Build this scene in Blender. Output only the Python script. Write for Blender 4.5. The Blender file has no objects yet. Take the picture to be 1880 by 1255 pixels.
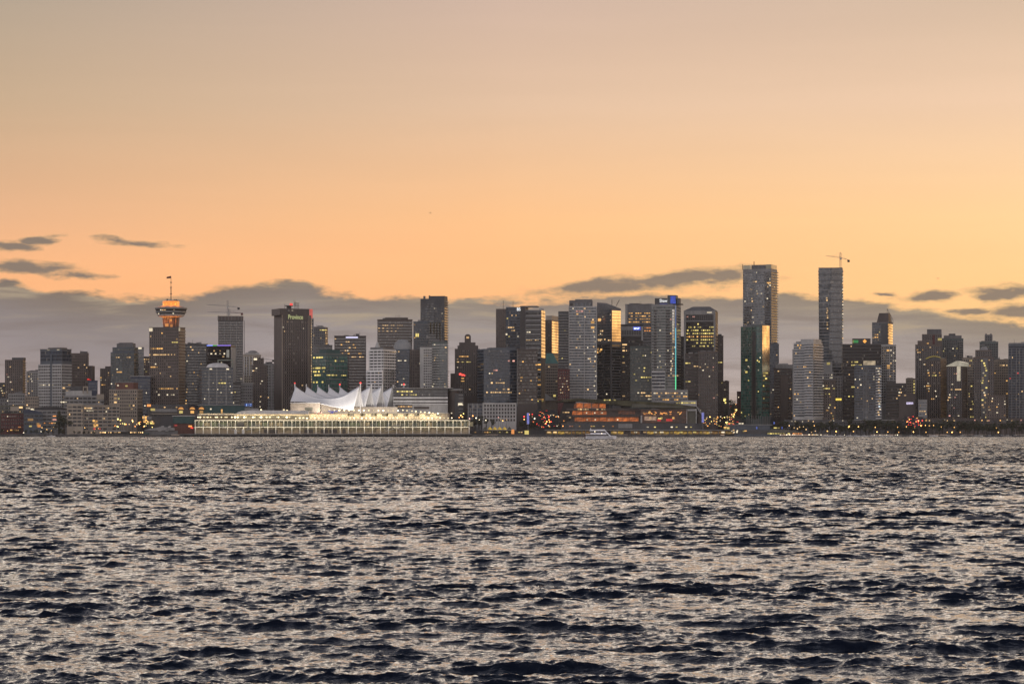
import bpy, bmesh, math, random
import numpy as np
from mathutils import Vector, Matrix
random.seed(7); RNG = np.random.default_rng(11)
SC = bpy.context.scene; COL = SC.collection
F = 4839.0; HOR = 791.0; CAMH = 6.0; GZ = 2.2          # focal length in photo pixels, horizon row, eye height, quay level

# ------------------------------------------------------------------ render / camera
SC.render.engine = 'CYCLES'
SC.view_settings.view_transform = 'Standard'; SC.view_settings.look = 'None'
SC.view_settings.exposure = 0.0; SC.view_settings.gamma = 1.0
SC.cycles.use_denoising = True
SC.cycles.max_bounces = 6; SC.cycles.glossy_bounces = 3; SC.cycles.diffuse_bounces = 2
SC.cycles.sample_clamp_indirect = 4.0
cam = bpy.data.cameras.new('camera'); camo = bpy.data.objects.new('camera', cam); COL.objects.link(camo)
camo.location = (0, 0, CAMH); camo.rotation_euler = (math.radians(90), 0, 0)
cam.sensor_width = 36.0; cam.lens = 36.0*F/1880.0
cam.shift_y = (HOR-627.5)/1880.0
cam.clip_start = 0.5; cam.clip_end = 30000.0
SC.camera = camo

# ------------------------------------------------------------------ node helpers
def lin(c):
    c = c/255.0
    return c/12.92 if c <= .04045 else ((c+.055)/1.055)**2.4
def S(r, g, b): return (lin(r), lin(g), lin(b), 1.0)
class N:
    def __init__(s, tree): s.t = tree; s.n = tree.nodes; s.l = tree.links
    def new(s, typ, **kw):
        n = s.n.new(typ)
        for k, v in kw.items(): setattr(n, k, v)
        return n
    def put(s, sock, v):
        if hasattr(v, 'is_output') or isinstance(v, bpy.types.NodeSocket): s.l.new(v, sock)
        else: sock.default_value = v
    def m(s, op, a, b=None, c=None, clamp=False):
        n = s.new('ShaderNodeMath', operation=op); n.use_clamp = clamp
        s.put(n.inputs[0], a)
        if b is not None: s.put(n.inputs[1], b)
        if c is not None: s.put(n.inputs[2], c)
        return n.outputs[0]
    def vm(s, op, a, b=None):
        n = s.new('ShaderNodeVectorMath', operation=op); s.put(n.inputs[0], a)
        if b is not None: s.put(n.inputs[1], b)
        return n.outputs['Value'] if op in ('LENGTH', 'DOT_PRODUCT') else n.outputs[0]
    def mix(s, f, a, b, typ='MIX'):
        n = s.new('ShaderNodeMix', data_type='RGBA', blend_type=typ)
        s.put(n.inputs[0], f); s.put(n.inputs[6], a); s.put(n.inputs[7], b)
        return n.outputs[2]
    def step(s, v, a, b, o0=0.0, o1=1.0):
        n = s.new('ShaderNodeMapRange', interpolation_type='SMOOTHSTEP')
        s.put(n.inputs[0], v); n.inputs[1].default_value = a; n.inputs[2].default_value = b
        n.inputs[3].default_value = o0; n.inputs[4].default_value = o1
        return n.outputs[0]
    def ramp(s, f, stops):
        n = s.new('ShaderNodeValToRGB'); e = n.color_ramp.elements
        while len(e) > 1: e.remove(e[-1])
        e[0].position = stops[0][0]; e[0].color = stops[0][1]
        for p, c in stops[1:]:
            x = e.new(p); x.color = c
        s.put(n.inputs[0], f); return n.outputs[0]
    def comb(s, x, y, z=0.0):
        n = s.new('ShaderNodeCombineXYZ')
        for i, v in enumerate((x, y, z)): s.put(n.inputs[i], v)
        return n.outputs[0]
    def noise(s, vec, scale=1.0, detail=4, rough=.55, dist=0.0):
        n = s.new('ShaderNodeTexNoise'); s.put(n.inputs['Vector'], vec)
        n.inputs['Scale'].default_value = scale; n.inputs['Detail'].default_value = detail
        n.inputs['Roughness'].default_value = rough; n.inputs['Distortion'].default_value = dist
        return n.outputs[0]

# ------------------------------------------------------------------ sky (world): clear dusk gradient brightened out of view, low cloud bank, a few loose clouds
SUN_AZ, SUN_EL = math.radians(62), math.radians(2.5)     # azimuth to the west of the view axis
def make_world():
    w = bpy.data.worlds.new("World"); SC.world = w; w.use_nodes = True
    t = N(w.node_tree); t.n.clear()
    out = t.new('ShaderNodeOutputWorld'); bg = t.new('ShaderNodeBackground')
    tc = t.new('ShaderNodeTexCoord'); sep = t.new('ShaderNodeSeparateXYZ'); t.l.new(tc.outputs['Generated'], sep.inputs[0])
    dx, dy, dz = sep.outputs
    az = t.m('ARCTAN2', dx, dy)
    hlen = t.m('SQRT', t.m('ADD', t.m('MULTIPLY', dx, dx), t.m('MULTIPLY', dy, dy)))
    tanel = t.m('DIVIDE', dz, t.m('MAXIMUM', hlen, .001))
    el = t.m('ARCTAN2', dz, hlen)
    PX = t.m('MULTIPLY_ADD', az, F, 940.0)
    PY = t.m('MULTIPLY_ADD', tanel, -F, HOR)
    elr = t.m('DIVIDE', el, math.pi/2, clamp=True)
    d = lambda a: a/90.0
    def G(r, g, b, k=1.0):
        c = S(r, g, b); return (c[0]*k, c[1]*k, c[2]*k, 1)
    hiw = lambda c: [(d(10.8), G(*c, 2.8)), (d(12.6), G(226, 210, 190, 3.5)), (d(15.5), G(218, 204, 192, 2.2)), (d(19.5), G(204, 194, 190, 1.1)), (d(25), G(178, 174, 182, .72)), (d(33), G(132, 136, 156, .8)), (d(45), G(88, 97, 126, .65)), (d(62), G(60, 72, 104, .5)), (d(90), G(56, 70, 102, .5))]  # sky band above the view, brightened to lift the water's reflections
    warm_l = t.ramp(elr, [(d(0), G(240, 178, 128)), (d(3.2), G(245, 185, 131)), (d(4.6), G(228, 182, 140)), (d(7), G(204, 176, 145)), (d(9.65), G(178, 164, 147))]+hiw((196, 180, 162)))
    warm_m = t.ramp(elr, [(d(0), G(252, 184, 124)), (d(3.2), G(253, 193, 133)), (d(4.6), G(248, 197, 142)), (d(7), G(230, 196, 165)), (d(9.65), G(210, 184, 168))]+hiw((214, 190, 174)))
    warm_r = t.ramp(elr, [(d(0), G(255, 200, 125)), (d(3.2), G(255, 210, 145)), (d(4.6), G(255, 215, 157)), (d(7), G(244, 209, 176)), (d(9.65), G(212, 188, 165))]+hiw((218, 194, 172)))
    rear = t.ramp(elr, [(d(0), G(154, 148, 148, 2.9)), (d(6), G(170, 160, 158, 3.2)), (d(14), G(174, 167, 168, 3.2)), (d(30), G(152, 154, 164, 2.6)), (d(52), G(92, 102, 130, 1.0)), (d(90), G(66, 80, 114, .6))])  # unseen sky behind the camera, brightened to lift the facades
    lin_step = lambda v, a, b: t.m('DIVIDE', t.m('SUBTRACT', v, a), b-a, clamp=True)
    warm = t.mix(lin_step(PX, 900.0, 1880.0), t.mix(lin_step(PX, 0.0, 940.0), warm_l, warm_m), warm_r)
    # the glow round the place where the sun has gone down, west of the frame
    cs = t.m('COSINE', t.m('SUBTRACT', az, SUN_AZ))
    low = t.step(el, math.radians(24), math.radians(3))
    glow = t.m('MULTIPLY', t.step(cs, .62, 1.0), low)
    warm = t.mix(glow, warm, (1.7, .93, .36, 1))
    wfac = t.m('MAXIMUM', t.step(cs, .30, .75), t.step(t.m('COSINE', az), .55, .88))
    sky = t.mix(wfac, rear, warm)
    nis = t.new('ShaderNodeTexSky', sky_type='NISHITA'); nis.sun_disc = False
    nis.sun_elevation = SUN_EL; nis.sun_rotation = SUN_AZ; nis.air_density = 1.3; nis.dust_density = 2.0
    nisk = t.vm('SCALE', nis.outputs[0]); nisk.node.inputs['Scale'].default_value = .07
    hi = t.step(el, math.radians(14), math.radians(45))
    sky = t.mix(t.m('MULTIPLY', hi, .45), sky, nisk)
    # ---- clouds
    A = lambda px: 940+F*math.atan((px-940)/F)
    P2 = t.comb(PX, PY)
    sc = lambda vx, vy: t.vm('MULTIPLY', P2, (1/vx, 1/vy, 0))
    n1 = t.noise(sc(70., 26.), 1.0, 7, .6)
    n1c = t.m('SUBTRACT', n1, .5)
    n2 = t.noise(sc(260., 22.), 1.0, 6, .6, .4)
    n2c = t.m('SUBTRACT', n2, .5)
    pts = [(-300, 525), (0, 517), (60, 529), (120, 539), (200, 546), (280, 551), (330, 545), (380, 534), (450, 526), (520, 520), (550, 513), (590, 528),
           (640, 537), (760, 547), (850, 544), (930, 549), (1000, 548), (1050, 541), (1300, 543), (1420, 541), (1500, 546),
           (1560, 551), (1640, 559), (1700, 569), (1780, 583), (1880, 600), (2050, 640), (2300, 720), (2700, 760), (4300, 770)]
    top = t.ramp(t.m('DIVIDE', t.m('ADD', PX, 2400.), 6700.), [((A(p)+2400)/6700, (v/1000, v/1000, v/1000, 1)) for p, v in pts])
    top = t.m('MULTIPLY', top, 1000.0)
    n3c = t.m('SUBTRACT', t.noise(sc(130., 48.), 1.0, 6, .55), .5)
    depth = t.m('SUBTRACT', t.m('MULTIPLY_ADD', n3c, 58.0, t.m('MULTIPLY_ADD', n1c, 34.0, PY)), top)
    bank = t.step(depth, -4.0, 10.0)
    # openings in the bank to the west and under the long cloud
    P2n = t.vm('ADD', P2, t.comb(t.m('MULTIPLY', n2c, 90.0), t.m('MULTIPLY', n3c, 34.0)))
    def blob(cx, cy, w, h, rot=0.0):
        v = t.vm('SUBTRACT', P2n, (A(cx), cy, 0))
        if rot:
            r = t.new('ShaderNodeVectorRotate', rotation_type='Z_AXIS'); t.put(r.inputs['Vector'], v); r.inputs['Angle'].default_value = rot; v = r.outputs[0]
        return t.vm('LENGTH', t.vm('MULTIPLY', v, (1/w, 1/h, 0)))
    def union(bs):
        a = bs[0]
        for b in bs[1:]: a = t.m('MINIMUM', a, b)
        return a
    loose = union([blob(74, 446, 36, 6.5, .15), blob(16, 460, 40, 8), blob(246, 448, 52, 6, -.10), blob(60, 496, 84, 11, -.05), blob(140, 508, 46, 7),
                   blob(1120, 525, 130, 14, .09), blob(1250, 513, 140, 17, .07), blob(1330, 508, 46, 13, .0),
                   blob(1694, 547, 48, 9), blob(1832, 541, 62, 11), blob(1612, 538, 20, 4),
                   blob(1872, 578, 66, 15), blob(1796, 574, 40, 8), blob(-250, 480, 160, 22)])
    lmask = t.step(t.m('MULTIPLY_ADD', n1c, 2.6, loose), 1.50, .50)
    opening = t.step(t.m('MULTIPLY_ADD', n1c, 1.4, union([blob(1335, 530, 36, 7, .0), blob(1835, 590, 60, 4, -.12), blob(1790, 562, 70, 4, -.15)])), 1.15, .6)
    mask = t.m('MAXIMUM', t.m('MULTIPLY', bank, t.m('SUBTRACT', 1.0, opening)), lmask)
    dep = t.m('DIVIDE', t.m('SUBTRACT', PY, top), 250.0, clamp=True)
    cc = t.ramp(dep, [(0.0, S(134, 122, 108)), (.12, S(148, 136, 124)), (.22, S(154, 144, 138)), (.42, S(166, 155, 151)), (.7, S(182, 166, 158)), (1.0, S(205, 170, 145))])
    cc = t.mix(t.step(PX, 900.0, 100.0), cc, t.mix(1.0, cc, (.74, .74, .76, 1), 'MULTIPLY'))
    cc = t.mix(t.m('MULTIPLY', t.step(n2, .50, .70), t.step(dep, .42, .12, 0, .75)), cc, S(178, 158, 130))
    cc = t.mix(t.m('MULTIPLY', t.step(n2, .54, .30), .60), cc, S(122, 112, 108))
    cc = t.mix(1.0, cc, (.93, 1.0, 1.10, 1), 'MULTIPLY')
    cc = t.mix(t.m('MULTIPLY', lmask, t.step(dep, .05, .0, 0, .85)), cc, S(130, 118, 108))
    mask = t.m('MULTIPLY', mask, t.step(el, math.radians(14), math.radians(9)))
    mask = t.m('MULTIPLY', mask, .96)
    tone = t.mix(t.step(el, math.radians(3.2), math.radians(7.5)), (1.09, 1.0, .98, 1), (.965, .95, .945, 1))
    sky = t.mix(t.m('MULTIPLY', t.step(el, math.radians(10.8), math.radians(9.7)), t.step(t.m('COSINE', az), .80, .95)), sky, t.mix(1.0, sky, tone, 'MULTIPLY'))
    streak = t.noise(sc(900., 60.), 1.0, 5, .55, .6)
    sk2 = t.vm('SCALE', sky); t.put(sk2.node.inputs['Scale'], t.step(streak, .30, .72, .988, 1.012))
    rim = t.m('MULTIPLY', t.m('MULTIPLY', mask, t.m('SUBTRACT', 1.0, mask)), t.step(PX, 700.0, 1500.0, 1.0, 2.6), clamp=True)
    sky = t.mix(mask, sk2, cc)
    sky = t.mix(t.m('MULTIPLY', rim, .5), sky, S(255, 206, 136))
    ground = t.step(el, -.02, -.004)
    sky = t.mix(ground, (.05, .05, .055, 1), sky)
    t.l.new(sky, bg.inputs[0]); bg.inputs[1].default_value = 1.05
    t.l.new(bg.outputs[0], out.inputs[0])
    w.cycles.sampling_method = 'MANUAL'; w.cycles.sample_map_resolution = 1024
make_world()
sun = bpy.data.lights.new('sun', 'SUN'); sun.energy = .35; sun.angle = math.radians(2.0); sun.color = (1, .62, .30)
suno = bpy.data.objects.new('sun', sun); COL.objects.link(suno)
_d = Vector((math.sin(SUN_AZ)*math.cos(SUN_EL), math.cos(SUN_AZ)*math.cos(SUN_EL), math.sin(SUN_EL)))
suno.rotation_euler = _d.to_track_quat('Z', 'Y').to_euler(); suno.location = (600, 400, 300)

# ------------------------------------------------------------------ objects
def tag(o, label=None, cat=None, group=None, kind=None):
    if label: o['label'] = label
    if cat: o['category'] = cat
    if group: o['group'] = group
    if kind: o['kind'] = kind
    return o
def obj(name, me, mat=None, parent=None, loc=None):
    o = bpy.data.objects.new(name, me); COL.objects.link(o)
    if mat is not None and len(me.materials) == 0: me.materials.append(mat)
    if parent is not None: o.parent = parent
    if loc is not None: o.location = loc
    return o
def empty(name, loc, rz, label, cat, group=None):
    o = bpy.data.objects.new(name, None); COL.objects.link(o)
    o.location = loc; o.rotation_euler = (0, 0, rz); o.empty_display_size = 2
    return tag(o, label, cat, group)
def mesh(name, verts, faces, uvs=None):
    me = bpy.data.meshes.new(name); me.from_pydata([tuple(v) for v in verts], [], faces)
    if uvs is not None:
        lay = me.uv_layers.new(name='UVMap')
        lay.data.foreach_set('uv', np.array(uvs, dtype=np.float32).ravel())
    me.update(); return me
class MB:
    def __init__(s): s.v = []; s.f = []
    def box(s, x0, x1, y0, y1, z0, z1):
        b = len(s.v)
        s.v += [(x0, y0, z0), (x1, y0, z0), (x1, y1, z0), (x0, y1, z0), (x0, y0, z1), (x1, y0, z1), (x1, y1, z1), (x0, y1, z1)]
        s.f += [tuple(b+i for i in q) for q in ((3, 2, 1, 0), (4, 5, 6, 7), (0, 1, 5, 4), (1, 2, 6, 5), (2, 3, 7, 6), (3, 0, 4, 7))]
        return s
    def prism(s, pts, y0, y1):
        """outline in (x, z), counter-clockwise seen from the front, extruded from y0 to y1"""
        b = len(s.v); n = len(pts)
        s.v += [(x, y0, z) for x, z in pts]+[(x, y1, z) for x, z in pts]
        s.f += [tuple(b+i for i in range(n)), tuple(b+n+i for i in reversed(range(n)))]
        for i in range(n):
            j = (i+1) % n; s.f.append((b+j, b+i, b+n+i, b+n+j))
        return s
    def taper(s, lo, hi, z0, z1):
        """frustum between two rectangles (x0,x1,y0,y1)"""
        b = len(s.v)
        for (x0, x1, y0, y1), z in ((lo, z0), (hi, z1)): s.v += [(x0, y0, z), (x1, y0, z), (x1, y1, z), (x0, y1, z)]
        s.f += [tuple(b+i for i in q) for q in ((3, 2, 1, 0), (4, 5, 6, 7), (0, 1, 5, 4), (1, 2, 6, 5), (2, 3, 7, 6), (3, 0, 4, 7))]
        return s
    def bar(s, a, c, r=.2, n=4):
        a = Vector(a); c = Vector(c); d = (c-a)
        if d.length < 1e-6: return s
        q = d.to_track_quat('Z', 'Y'); b = len(s.v)
        for p in (a, c):
            for i in range(n):
                g = 2*math.pi*(i+.5)/n; s.v.append(tuple(p+q @ Vector((r*math.cos(g), r*math.sin(g), 0))))
        s.f += [tuple(b+i for i in reversed(range(n))), tuple(b+n+i for i in range(n))]
        for i in range(n):
            j = (i+1) % n; s.f.append((b+i, b+j, b+n+j, b+n+i))
        return s
    def lathe(s, prof, cx=0, cy=0, seg=32):
        b = len(s.v); m = len(prof)
        for r, z in prof:
            for i in range(seg):
                g = 2*math.pi*i/seg; s.v.append((cx+r*math.cos(g), cy+r*math.sin(g), z))
        for k in range(m-1):
            for i in range(seg):
                j = (i+1) % seg; s.f.append((b+k*seg+i, b+k*seg+j, b+(k+1)*seg+j, b+(k+1)*seg+i))
        s.f.append(tuple(b+i for i in reversed(range(seg)))); s.f.append(tuple(b+(m-1)*seg+i for i in range(seg)))
        return s
    def me(s, name): return mesh(name, s.v, s.f)
    def build(s, name, mat, parent=None, loc=None): return obj(name, s.me(name), mat, parent, loc)

# ------------------------------------------------------------------ materials
MATS = {}
def principled(name):
    m = bpy.data.materials.new(name); m.use_nodes = True
    t = N(m.node_tree); p = t.n['Principled BSDF']
    return m, t, p
def wall(name, c, rough=.8, var=.25, lines=0.0, metal=0.0):
    """rendered, stone or metal surface with soft weathering and faint storey joints"""
    if name in MATS: return MATS[name]
    m, t, p = principled(name)
    tc = t.new('ShaderNodeTexCoord').outputs['Object']
    n = t.noise(t.vm('MULTIPLY', tc, (.09, .09, .035)), 1.0, 6, .65)
    n2 = t.noise(t.vm('MULTIPLY', tc, (.9, .9, .12)), 1.0, 3, .6)
    f = t.m('ADD', t.m('MULTIPLY', n, 1.2), t.m('MULTIPLY', n2, .6))
    k = t.step(f, .55, 1.25, 1-var*1.2, 1+var*.7)
    c = (c[0], c[1], c[2], 1)
    col = t.vm('SCALE', t.mix(0.0, c, c)); t.put(col.node.inputs['Scale'], k)
    t.l.new(col, p.inputs['Base Color'])
    p.inputs['Roughness'].default_value = rough; p.inputs['Metallic'].default_value = metal
    MATS[name] = m; return m
def glass(name, tint, pane=1.5, mw=.12, mull=None, ior=2.0, rough=.07, var=.42, metal=0.0, tilt=.006, blind=.05):
    """a strip of panes: mullions every `pane` metres, each pane a little different in tilt, tint and blinds"""
    if name in MATS: return MATS[name]
    m, t, p = principled(name)
    uv = t.new('ShaderNodeUVMap', uv_map='UVMap').outputs[0]
    sx = t.new('ShaderNodeSeparateXYZ'); t.l.new(uv, sx.inputs[0])
    u = t.m('DIVIDE', sx.outputs[0], pane)
    fr = t.m('FRACT', u); fl = t.m('FLOOR', u)
    oi = t.new('ShaderNodeObjectInfo').outputs['Random']
    wn = t.new('ShaderNodeTexWhiteNoise', noise_dimensions='2D'); t.put(wn.inputs['Vector'], t.comb(fl, t.m('MULTIPLY', oi, 917.0)))
    r, rc = wn.outputs[0], wn.outputs[1]
    k = t.m('MULTIPLY_ADD', r, 2*var, 1-var)
    tint = (tint[0], tint[1], tint[2], 1)
    base = t.vm('SCALE', t.mix(0.0, tint, tint)); t.put(base.node.inputs['Scale'], k)
    pos = t.new('ShaderNodeNewGeometry').outputs['Position']
    pat = t.step(t.noise(t.vm('MULTIPLY', pos, (.05, .05, .022)), 1.0, 4, .6), .34, .66, .55, 1.5)  # broad patches of uneven reflection, put into the tint
    b2 = t.vm('SCALE', base); t.put(b2.node.inputs['Scale'], pat); base = b2
    bl = t.m('LESS_THAN', t.m('FRACT', t.m('MULTIPLY', r, 13.7)), blind)
    base = t.mix(t.m('MULTIPLY', bl, .7), base, (.22, .20, .17, 1))
    mk = t.m('LESS_THAN', fr, mw)
    if mull is None: mull = (.05, .05, .05)
    base = t.mix(mk, base, (mull[0], mull[1], mull[2], 1))
    t.l.new(base, p.inputs['Base Color'])
    t.put(p.inputs['Roughness'], t.m('MULTIPLY_ADD', mk, .55, rough))
    t.put(p.inputs['IOR'], t.m('MULTIPLY_ADD', mk, 1.45-ior, ior))
    if metal: t.put(p.inputs['Metallic'], t.m('MULTIPLY', t.m('SUBTRACT', 1.0, mk), metal))
    geo = t.new('ShaderNodeNewGeometry')
    tl = t.vm('SCALE', t.vm('SUBTRACT', rc, (.5, .5, .5))); tl.node.inputs['Scale'].default_value = tilt*2
    t.l.new(t.vm('NORMALIZE', t.vm('ADD', geo.outputs['Normal'], tl)), p.inputs['Normal'])
    MATS[name] = m; return m
def emis(name, c, k, var=.0, scale=(1, 1, 1)):
    if name in MATS: return MATS[name]
    m, t, p = principled(name)
    p.inputs['Base Color'].default_value = (.02, .02, .02, 1); p.inputs['Roughness'].default_value = .3
    c = (c[0], c[1], c[2], 1)
    p.inputs['Emission Color'].default_value = c
    oi = t.new('ShaderNodeObjectInfo').outputs['Random']
    st = t.m('MULTIPLY_ADD', t.m('POWER', oi, 1.6), k*1.0, k*.22)
    if var:
        tc = t.new('ShaderNodeTexCoord').outputs['Object']
        n = t.noise(t.vm('MULTIPLY', tc, scale), 1.0, 3, .7)
        st = t.m('MULTIPLY', k, t.step(n, .3, .72, 1-var, 1+var*.6))
    t.put(p.inputs['Emission Strength'], st)
    m.cycles.emission_sampling = 'NONE'
    MATS[name] = m; return m
# ------------------------------------------------------------------ water: two wave fields (long chop, short ripples) on a sheet that is finer near the quay
def wave_tile(L, n, lmin, lmax, lpeak, slope, wind, spread, seed, chop):
    rng = np.random.default_rng(seed)
    k1 = np.fft.fftfreq(n, d=L/n)*2*np.pi
    kx, ky = np.meshgrid(k1, k1, indexing='ij'); k = np.hypot(kx, ky); k[0, 0] = 1e-6
    kp = 2*np.pi/lpeak
    sp = k**-3.6*np.exp(-1.25*(kp/k)**2)
    th = np.arctan2(ky, kx)-wind
    sp *= np.abs(np.cos(th))**spread*np.where(np.cos(th) > 0, 1.0, .15)+.05*np.clip(k/8.0, .2, 1)
    sp[(k < 2*np.pi/lmax) | (k > 2*np.pi/lmin)] = 0
    h = np.sqrt(sp)*(rng.normal(size=(n, n))+1j*rng.normal(size=(n, n)))
    z = np.fft.ifft2(h).real
    sx = np.fft.ifft2(1j*kx*h).real; sy = np.fft.ifft2(1j*ky*h).real
    g = slope/np.sqrt((sx**2+sy**2).mean())
    dx = np.fft.ifft2(-1j*kx/k*h).real; dy = np.fft.ifft2(-1j*ky/k*h).real
    return [a.astype(np.float32) for a in (z*g, -dx*g*chop, -dy*g*chop)]
def sample(tile, L, x, y):
    n = tile[0].shape[0]
    fx = (x/L % 1.0)*n; fy = (y/L % 1.0)*n
    i0 = np.floor(fx).astype(int); j0 = np.floor(fy).astype(int); a = (fx-i0).astype(np.float32); b = (fy-j0).astype(np.float32)
    i0 %= n; j0 %= n; i1 = (i0+1) % n; j1 = (j0+1) % n
    return [t[i0, j0]*(1-a)*(1-b)+t[i1, j0]*a*(1-b)+t[i0, j1]*(1-a)*b+t[i1, j1]*a*b for t in tile]
def make_water():
    wd = math.radians(-97)                                    # the waves run towards the camera and a little to the east
    TA = wave_tile(157.0, 1024, .7, 30.0, WP_PEAK, WP_SA, wd, 6.0, 5, 1.7)
    TB = wave_tile(23.7, 512, .14, 1.3, 1.0, WP_SB, wd+.25, .9, 9, .9)
    rows = [7.0]
    while rows[-1] < 2960: rows.append(rows[-1]*(1.0015 if rows[-1] > 46 else 1.005)+.010)
    R = np.array(rows); 
    out = .272+1.13*np.linspace(0, 1, 131)[1:]**1.6
    TH = np.concatenate([-out[::-1], np.linspace(-.272, .272, 960), out]); nc = len(TH)        # finest where the photograph looks, coarser out to the sides
    rr, tt = np.meshgrid(R, TH, indexing='ij')
    X = rr*np.sin(tt); Y = rr*np.cos(tt)
    a = sample(TA, 157.0, X, Y)
    c, s = math.cos(.6), math.sin(.6)
    b = sample(TB, 23.7, X*c+Y*s, -X*s+Y*c)
    gust = sample(TA, 1130.0, X, Y)[0]; gust = gust/gust.std(); g2 = sample(TA, 9400.0, X+300, Y*1.6)[0]; gust = gust+.55*g2/g2.std()
    ga = np.clip(1+.14*gust, .6, 1.5)
    fa = np.interp(rr, [50, 120, 350, 900, 1600, 2600], [.92, 1.0, 1.4, 2.0, 2.4, 2.3]); fb = np.exp(-(rr/420.0)**2)
    shore = np.clip((2895-rr)/160.0, .10, 1)
    lee = 1-.8*np.exp(-(((X-65)/60)**4+((Y-1936)/130)**4))
    shore = shore*lee
    Z = a[0]*fa*ga*shore+b[0]*fb*np.clip(ga, .6, 1.4)
    X2 = X+a[1]*fa*ga+(b[1]*c-b[2]*s)*fb
    Y2 = Y+a[2]*fa*ga*np.clip(300/rr, .0, 1)+(b[1]*s+b[2]*c)*fb
    co = np.stack([X2, Y2, Z], -1).reshape(-1, 3).astype(np.float32)
    nr = len(R); i = np.arange(nr-1)[:, None]*nc+np.arange(nc-1)[None, :]
    q = np.stack([i, i+1, i+nc+1, i+nc], -1).reshape(-1, 4).astype(np.int32)
    me = bpy.data.meshes.new('water')
    me.vertices.add(len(co)); me.vertices.foreach_set('co', co.ravel())
    me.loops.add(q.size); me.loops.foreach_set('vertex_index', q.ravel())
    me.polygons.add(len(q)); me.polygons.foreach_set('loop_start', np.arange(len(q), dtype=np.int32)*4)
    try: me.polygons.foreach_set('loop_total', np.full(len(q), 4, dtype=np.int32))
    except Exception: pass
    me.update(calc_edges=True)
    me.shade_smooth()
    m, t, p = principled('harbour_water')
    geo = t.new('ShaderNodeNewGeometry').outputs['Position']
    p.inputs['Base Color'].default_value = (.006, .008, .016, 1)
    p.inputs['IOR'].default_value = 1.48
    n1 = t.noise(t.vm('MULTIPLY', geo, (1.3, 2.4, 1.0)), 1.0, 4, .58)
    n2 = t.noise(t.vm('MULTIPLY', geo, (.55, .8, 1.0)), 1.0, 5, .62)
    dist = t.vm('LENGTH', geo)
    far = t.step(dist, 120.0, 900.0)
    stk = t.noise(t.vm('MULTIPLY', geo, (.16, .030, 1.0)), 1.0, 6, .68)
    stk2 = t.step(stk, .36, .66)
    bp = t.new('ShaderNodeBump'); bp.inputs['Distance'].default_value = 1.0
    hgt = t.m('ADD', t.m('MULTIPLY', n1, .10), t.m('MULTIPLY', t.m('MULTIPLY', n2, far), t.m('MULTIPLY_ADD', stk2, 1.3, .5)))
    t.put(bp.inputs['Height'], hgt); bp.inputs['Strength'].default_value = 1.0
    t.l.new(bp.outputs[0], p.inputs['Normal'])
    t.put(p.inputs['Roughness'], t.m('ADD', .07, t.m('MULTIPLY', t.step(dist, 120.0, 900.0), t.m('MULTIPLY_ADD', stk2, .36, .02))))
    tag(obj('water', me, m), kind='structure')
WP_PEAK, WP_SA, WP_SB = 5.4, .205, .24
make_water()
# ------------------------------------------------------------------ building kit
G_TOWER = 'high-rise towers of the downtown skyline'; G_LOW = 'low buildings along the waterfront'
LITC = {'warm': (1.0, .62, .27), 'yellow': (1.0, .78, .22), 'white': (1.0, .84, .58), 'orange': (1.0, .36, .08), 'amber': (1.0, .52, .14),
        'red': (1.0, .05, .04), 'green': (.12, 1.0, .25), 'blue': (.10, .20, 1.0), 'cool': (.80, .92, 1.0), 'pink': (1.0, .45, .35)}
LITME = {}
def lit_mesh(col):
    if col not in LITME:
        me = mesh('lit_window', [(-.5, 0, -.5), (.5, 0, -.5), (.5, 0, .5), (-.5, 0, .5)], [(0, 1, 2, 3)])
        me.materials.append(emis('light_'+col, LITC[col], 1.15)); LITME[col] = me
    return LITME[col]
def lamp_mesh(col, k=6.0):
    key = ('lamp', col)
    if key not in LITME:
        me = MB().lathe([(.15, -1.0), (.7, -.7), (1.0, 0), (.7, .7), (.15, 1.0)], seg=10).me('lamp'); me.materials.append(emis('lamp_'+col, LITC[col], k)); LITME[key] = me
    return LITME[key]
W = {}   # wall finishes
def wm(key): return W[key]
for k, c, r in (('brown', (.125, .098, .085), .7), ('darkbrown', (.075, .058, .052), .6), ('black', (.040, .034, .034), .4), ('grey', (.27, .26, .25), .8), ('midgrey', (.155, .150, .150), .8), ('darkgrey', (.085, .083, .085), .7),
                ('pale', (.44, .425, .405), .8), ('white', (.66, .64, .62), .7), ('cream', (.40, .34, .27), .8), ('beige', (.30, .25, .20), .85), ('brick', (.16, .075, .06), .9), ('maroon', (.10, .035, .035), .9),
                ('slate', (.085, .10, .12), .6), ('bluegrey', (.10, .112, .13), .6), ('navy', (.03, .04, .075), .5), ('teal', (.03, .075, .075), .6), ('olive', (.12, .115, .09), .8), ('copper', (.10, .24, .22), .7),
                ('greengrey', (.10, .12, .115), .6), ('roofdark', (.05, .048, .05), .8), ('steel', (.25, .25, .26), .45), ('fabric', (.80, .79, .80), .6)):
    W[k] = wall('wall_'+k, c, r)
GL = {}
def gm(k): return GL[k]
GL['dark'] = glass('glass_dark', (.018, .018, .020), 1.6, .14, (.05, .045, .04), 1.8)
GL['bronze'] = glass('glass_bronze', (.030, .022, .016), 1.6, .12, (.06, .05, .045), 1.9)
GL['blue'] = glass('glass_blue', (.024, .033, .050), 1.8, .08, (.10, .11, .13), 1.62)
GL['grey'] = glass('glass_grey', (.060, .069, .080), 1.7, .10, (.16, .16, .16), 1.75)
GL['pale'] = glass('glass_pale', (.095, .108, .120), 1.7, .12, (.22, .22, .22), 1.85)
GL['green'] = glass('glass_green', (.045, .115, .092), 1.8, .08, (.05, .08, .07), 2.2)
GL['greengrey'] = glass('glass_greengrey', (.060, .074, .070), 1.8, .10, (.12, .13, .12), 2.0)
GL['black'] = glass('glass_black', (.010, .009, .010), 1.8, .08, (.02, .018, .018), 1.6)
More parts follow.
